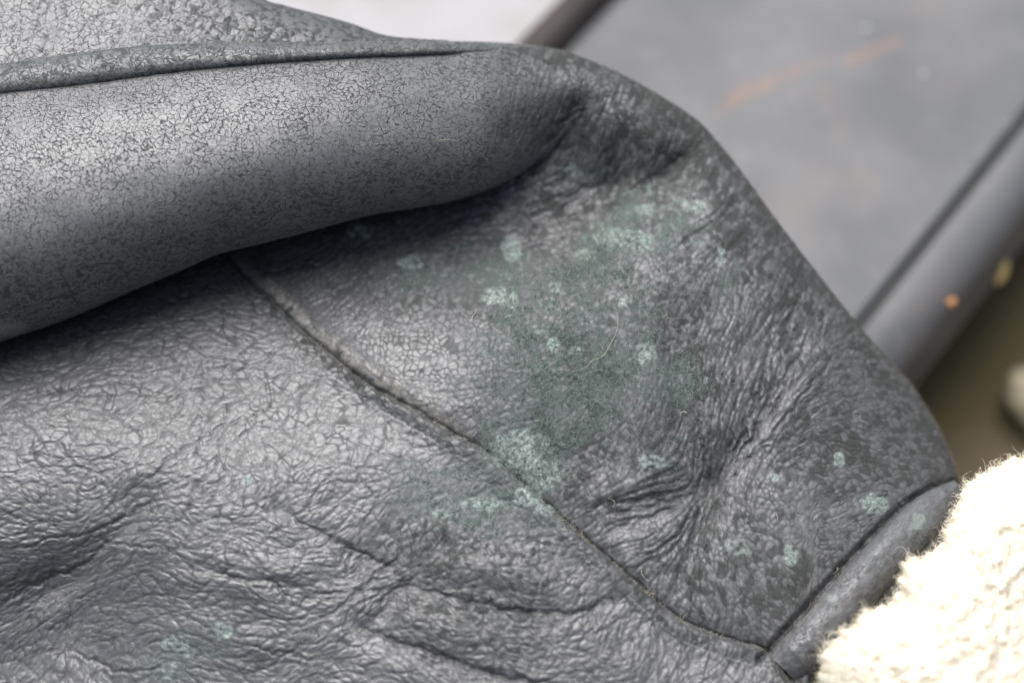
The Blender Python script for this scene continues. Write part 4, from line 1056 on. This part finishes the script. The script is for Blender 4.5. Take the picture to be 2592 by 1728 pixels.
bar("groove", [(-GW - .0008, -.0023), (GW + .0008, -.0023), (GW + .0008, -.0033), (-GW - .0008, -.0033)], M_DARK, lid)
M_TUBE = plain_material("dark_brown_tube", (0.024, 0.021, 0.021, 1), 0.6, 0.3, noise=(60, (0.04, 0.032, 0.03, 1)))
rb = 0.0058
bar("edge_tube", [(u_bar - 0.004 + rb * math.cos(a), 0.001 + rb * math.sin(a)) for a in np.linspace(0, 2 * math.pi, 20, endpoint=False)], M_TUBE, lid)["label"] = "dark round tube along the lid's far left edge"
for px_, py_, rr in ((2122, 170, 0.0014), (1990, 67, 0.0014)):
    c = on_level(px_ * F, py_ * F, LID_Z)
    th = np.linspace(0, 2 * math.pi, 14, endpoint=False)
    vs = np.vstack([[0, 0, 0.0007], np.stack([0.6 * rr * np.cos(th), 0.6 * rr * np.sin(th), 0.0005 + 0 * th], -1), np.stack([rr * np.cos(th), rr * np.sin(th) * 0.85, -0.0004 + 0 * th], -1)]) + c
    tr_ = [(0, 1 + i, 1 + (i + 1) % 14) for i in range(14)]
    qd = [(1 + i, 15 + i, 15 + (i + 1) % 14, 1 + (i + 1) % 14) for i in range(14)]
    mesh_from("dried_drop", vs, np.array(qd), plain_material("dried_white_drop", (0.26, 0.27, 0.29, 1), 0.6) if "dried_white_drop" not in bpy.data.materials else bpy.data.materials["dried_white_drop"], lid, tris=np.array(tr_))

# ------------------------------------------------------------------ ground, paving and litter
GZ = -0.045
def sheet(name, cx, cy, sx, sy, z, mat, n=60, amp=0.002, seed=0):
    x = np.linspace(-sx, sx, n); y = np.linspace(sy, -sy, n)
    Xg, Yg = np.meshgrid(x, y)
    S = np.stack([Xg + cx, Yg + cy, z + amp * fbm(Xg / 0.06, Yg / 0.06, seed, 3)], -1)
    return mesh_from(name, flat(S), grid_quads(n, n).reshape(-1, 4), mat)
soil = plain_material("damp_soil", (0.105, 0.088, 0.042, 1), 0.9, 0.2, noise=(9, (0.15, 0.115, 0.085, 1)), bump=0.6, bump_scale=160, dist=0.003)
tag(sheet("ground", 0, 0.1, 3.0, 3.0, GZ, soil, 90, 0.004, 141), kind="structure")
pave = plain_material("pale_paving", (0.34, 0.34, 0.36, 1), 0.8, 0.3, noise=(22, (0.29, 0.27, 0.255, 1)), bump=0.3, bump_scale=200, dist=0.001)
# slab to the left of the lid, reaching back
p0 = on_level(1290 * F, 60 * F, GZ + 0.02)
sl_c = p0 - across * 0.44 + along * 0.1
m_ = 40
a_ = np.linspace(-0.6, 0.9, m_); u_ = np.linspace(-0.5, 0.5, m_)
A2, U2 = np.meshgrid(a_, u_, indexing='ij')
S2 = sl_c + A2[..., None] * along + U2[..., None] * across
S2[..., 2] = GZ + 0.02 + 0.001 * fbm(A2 / 0.1, U2 / 0.1, 151, 3)
tag(mesh_from("paving", flat(S2), grid_quads(m_, m_).reshape(-1, 4)[:, ::-1], pave), kind="structure")

def pebble(name, c, rx, ry, rz, rot, mat, label, cat, seed, bend=0.0, n=18):
    th = np.linspace(0, 2 * math.pi, n, endpoint=False); ph = np.linspace(0, math.pi, n // 2 + 2)
    P_, T_ = np.meshgrid(ph, th, indexing='ij')
    x = np.sin(P_) * np.cos(T_); y = np.sin(P_) * np.sin(T_); z = np.cos(P_)
    k = 1 + 0.16 * perlin(x * 1.7 + 5, y * 1.7 + z * 2.1, seed)
    X_ = x * rx * k; Y_ = y * ry * k + bend * (x * x); Z_ = z * rz * k
    cr, sr = math.cos(rot), math.sin(rot)
    S = np.stack([X_ * cr - Y_ * sr, X_ * sr + Y_ * cr, Z_], -1)
    nr = len(ph)
    q = [(i * n + j, (i + 1) * n + j, (i + 1) * n + (j + 1) % n, i * n + (j + 1) % n) for i in range(nr - 1) for j in range(n)]
    o = mesh_from(name, flat(S), np.array(q), mat)
    o.location = c
    tag(o, label, cat)
    return o
rimz = LID_Z - 0.002
c = on_level(2186 * F, 697 * F, rimz); c[2] += 0.0006
pebble("seed", c, 0.0014, 0.0012, 0.0010, 0.6, plain_material("orange_seed", (0.42, 0.20, 0.085, 1), 0.6, noise=(900, (0.36, 0.15, 0.06, 1))), "small round orange seed on the lid's rounded rim", "seed", 3)
c = on_level(2305 * F, 625 * F, GZ + 0.05)
ang = math.atan2(*(on_level(2318 * F, 590 * F, GZ + .05) - on_level(2290 * F, 660 * F, GZ + .05))[[1, 0]])
pebble("straw", c, 0.0048, 0.0011, 0.0009, ang, plain_material("yellow_straw", (0.42, 0.31, 0.10, 1), 0.6, noise=(500, (0.5, 0.42, 0.2, 1))), "short yellow straw piece beside the lid's rim", "straw", 4, bend=0.0006)
c = on_level(2366 * F, 915 * F, GZ + 0.008)
pebble("stone", c, 0.0065, 0.010, 0.007, 0.3, plain_material("cream_stone", (0.42, 0.38, 0.26, 1), 0.8, noise=(120, (0.36, 0.32, 0.22, 1))), "pale cream stone on the brown ground at the right", "stone", 5, n=24)
print("done")
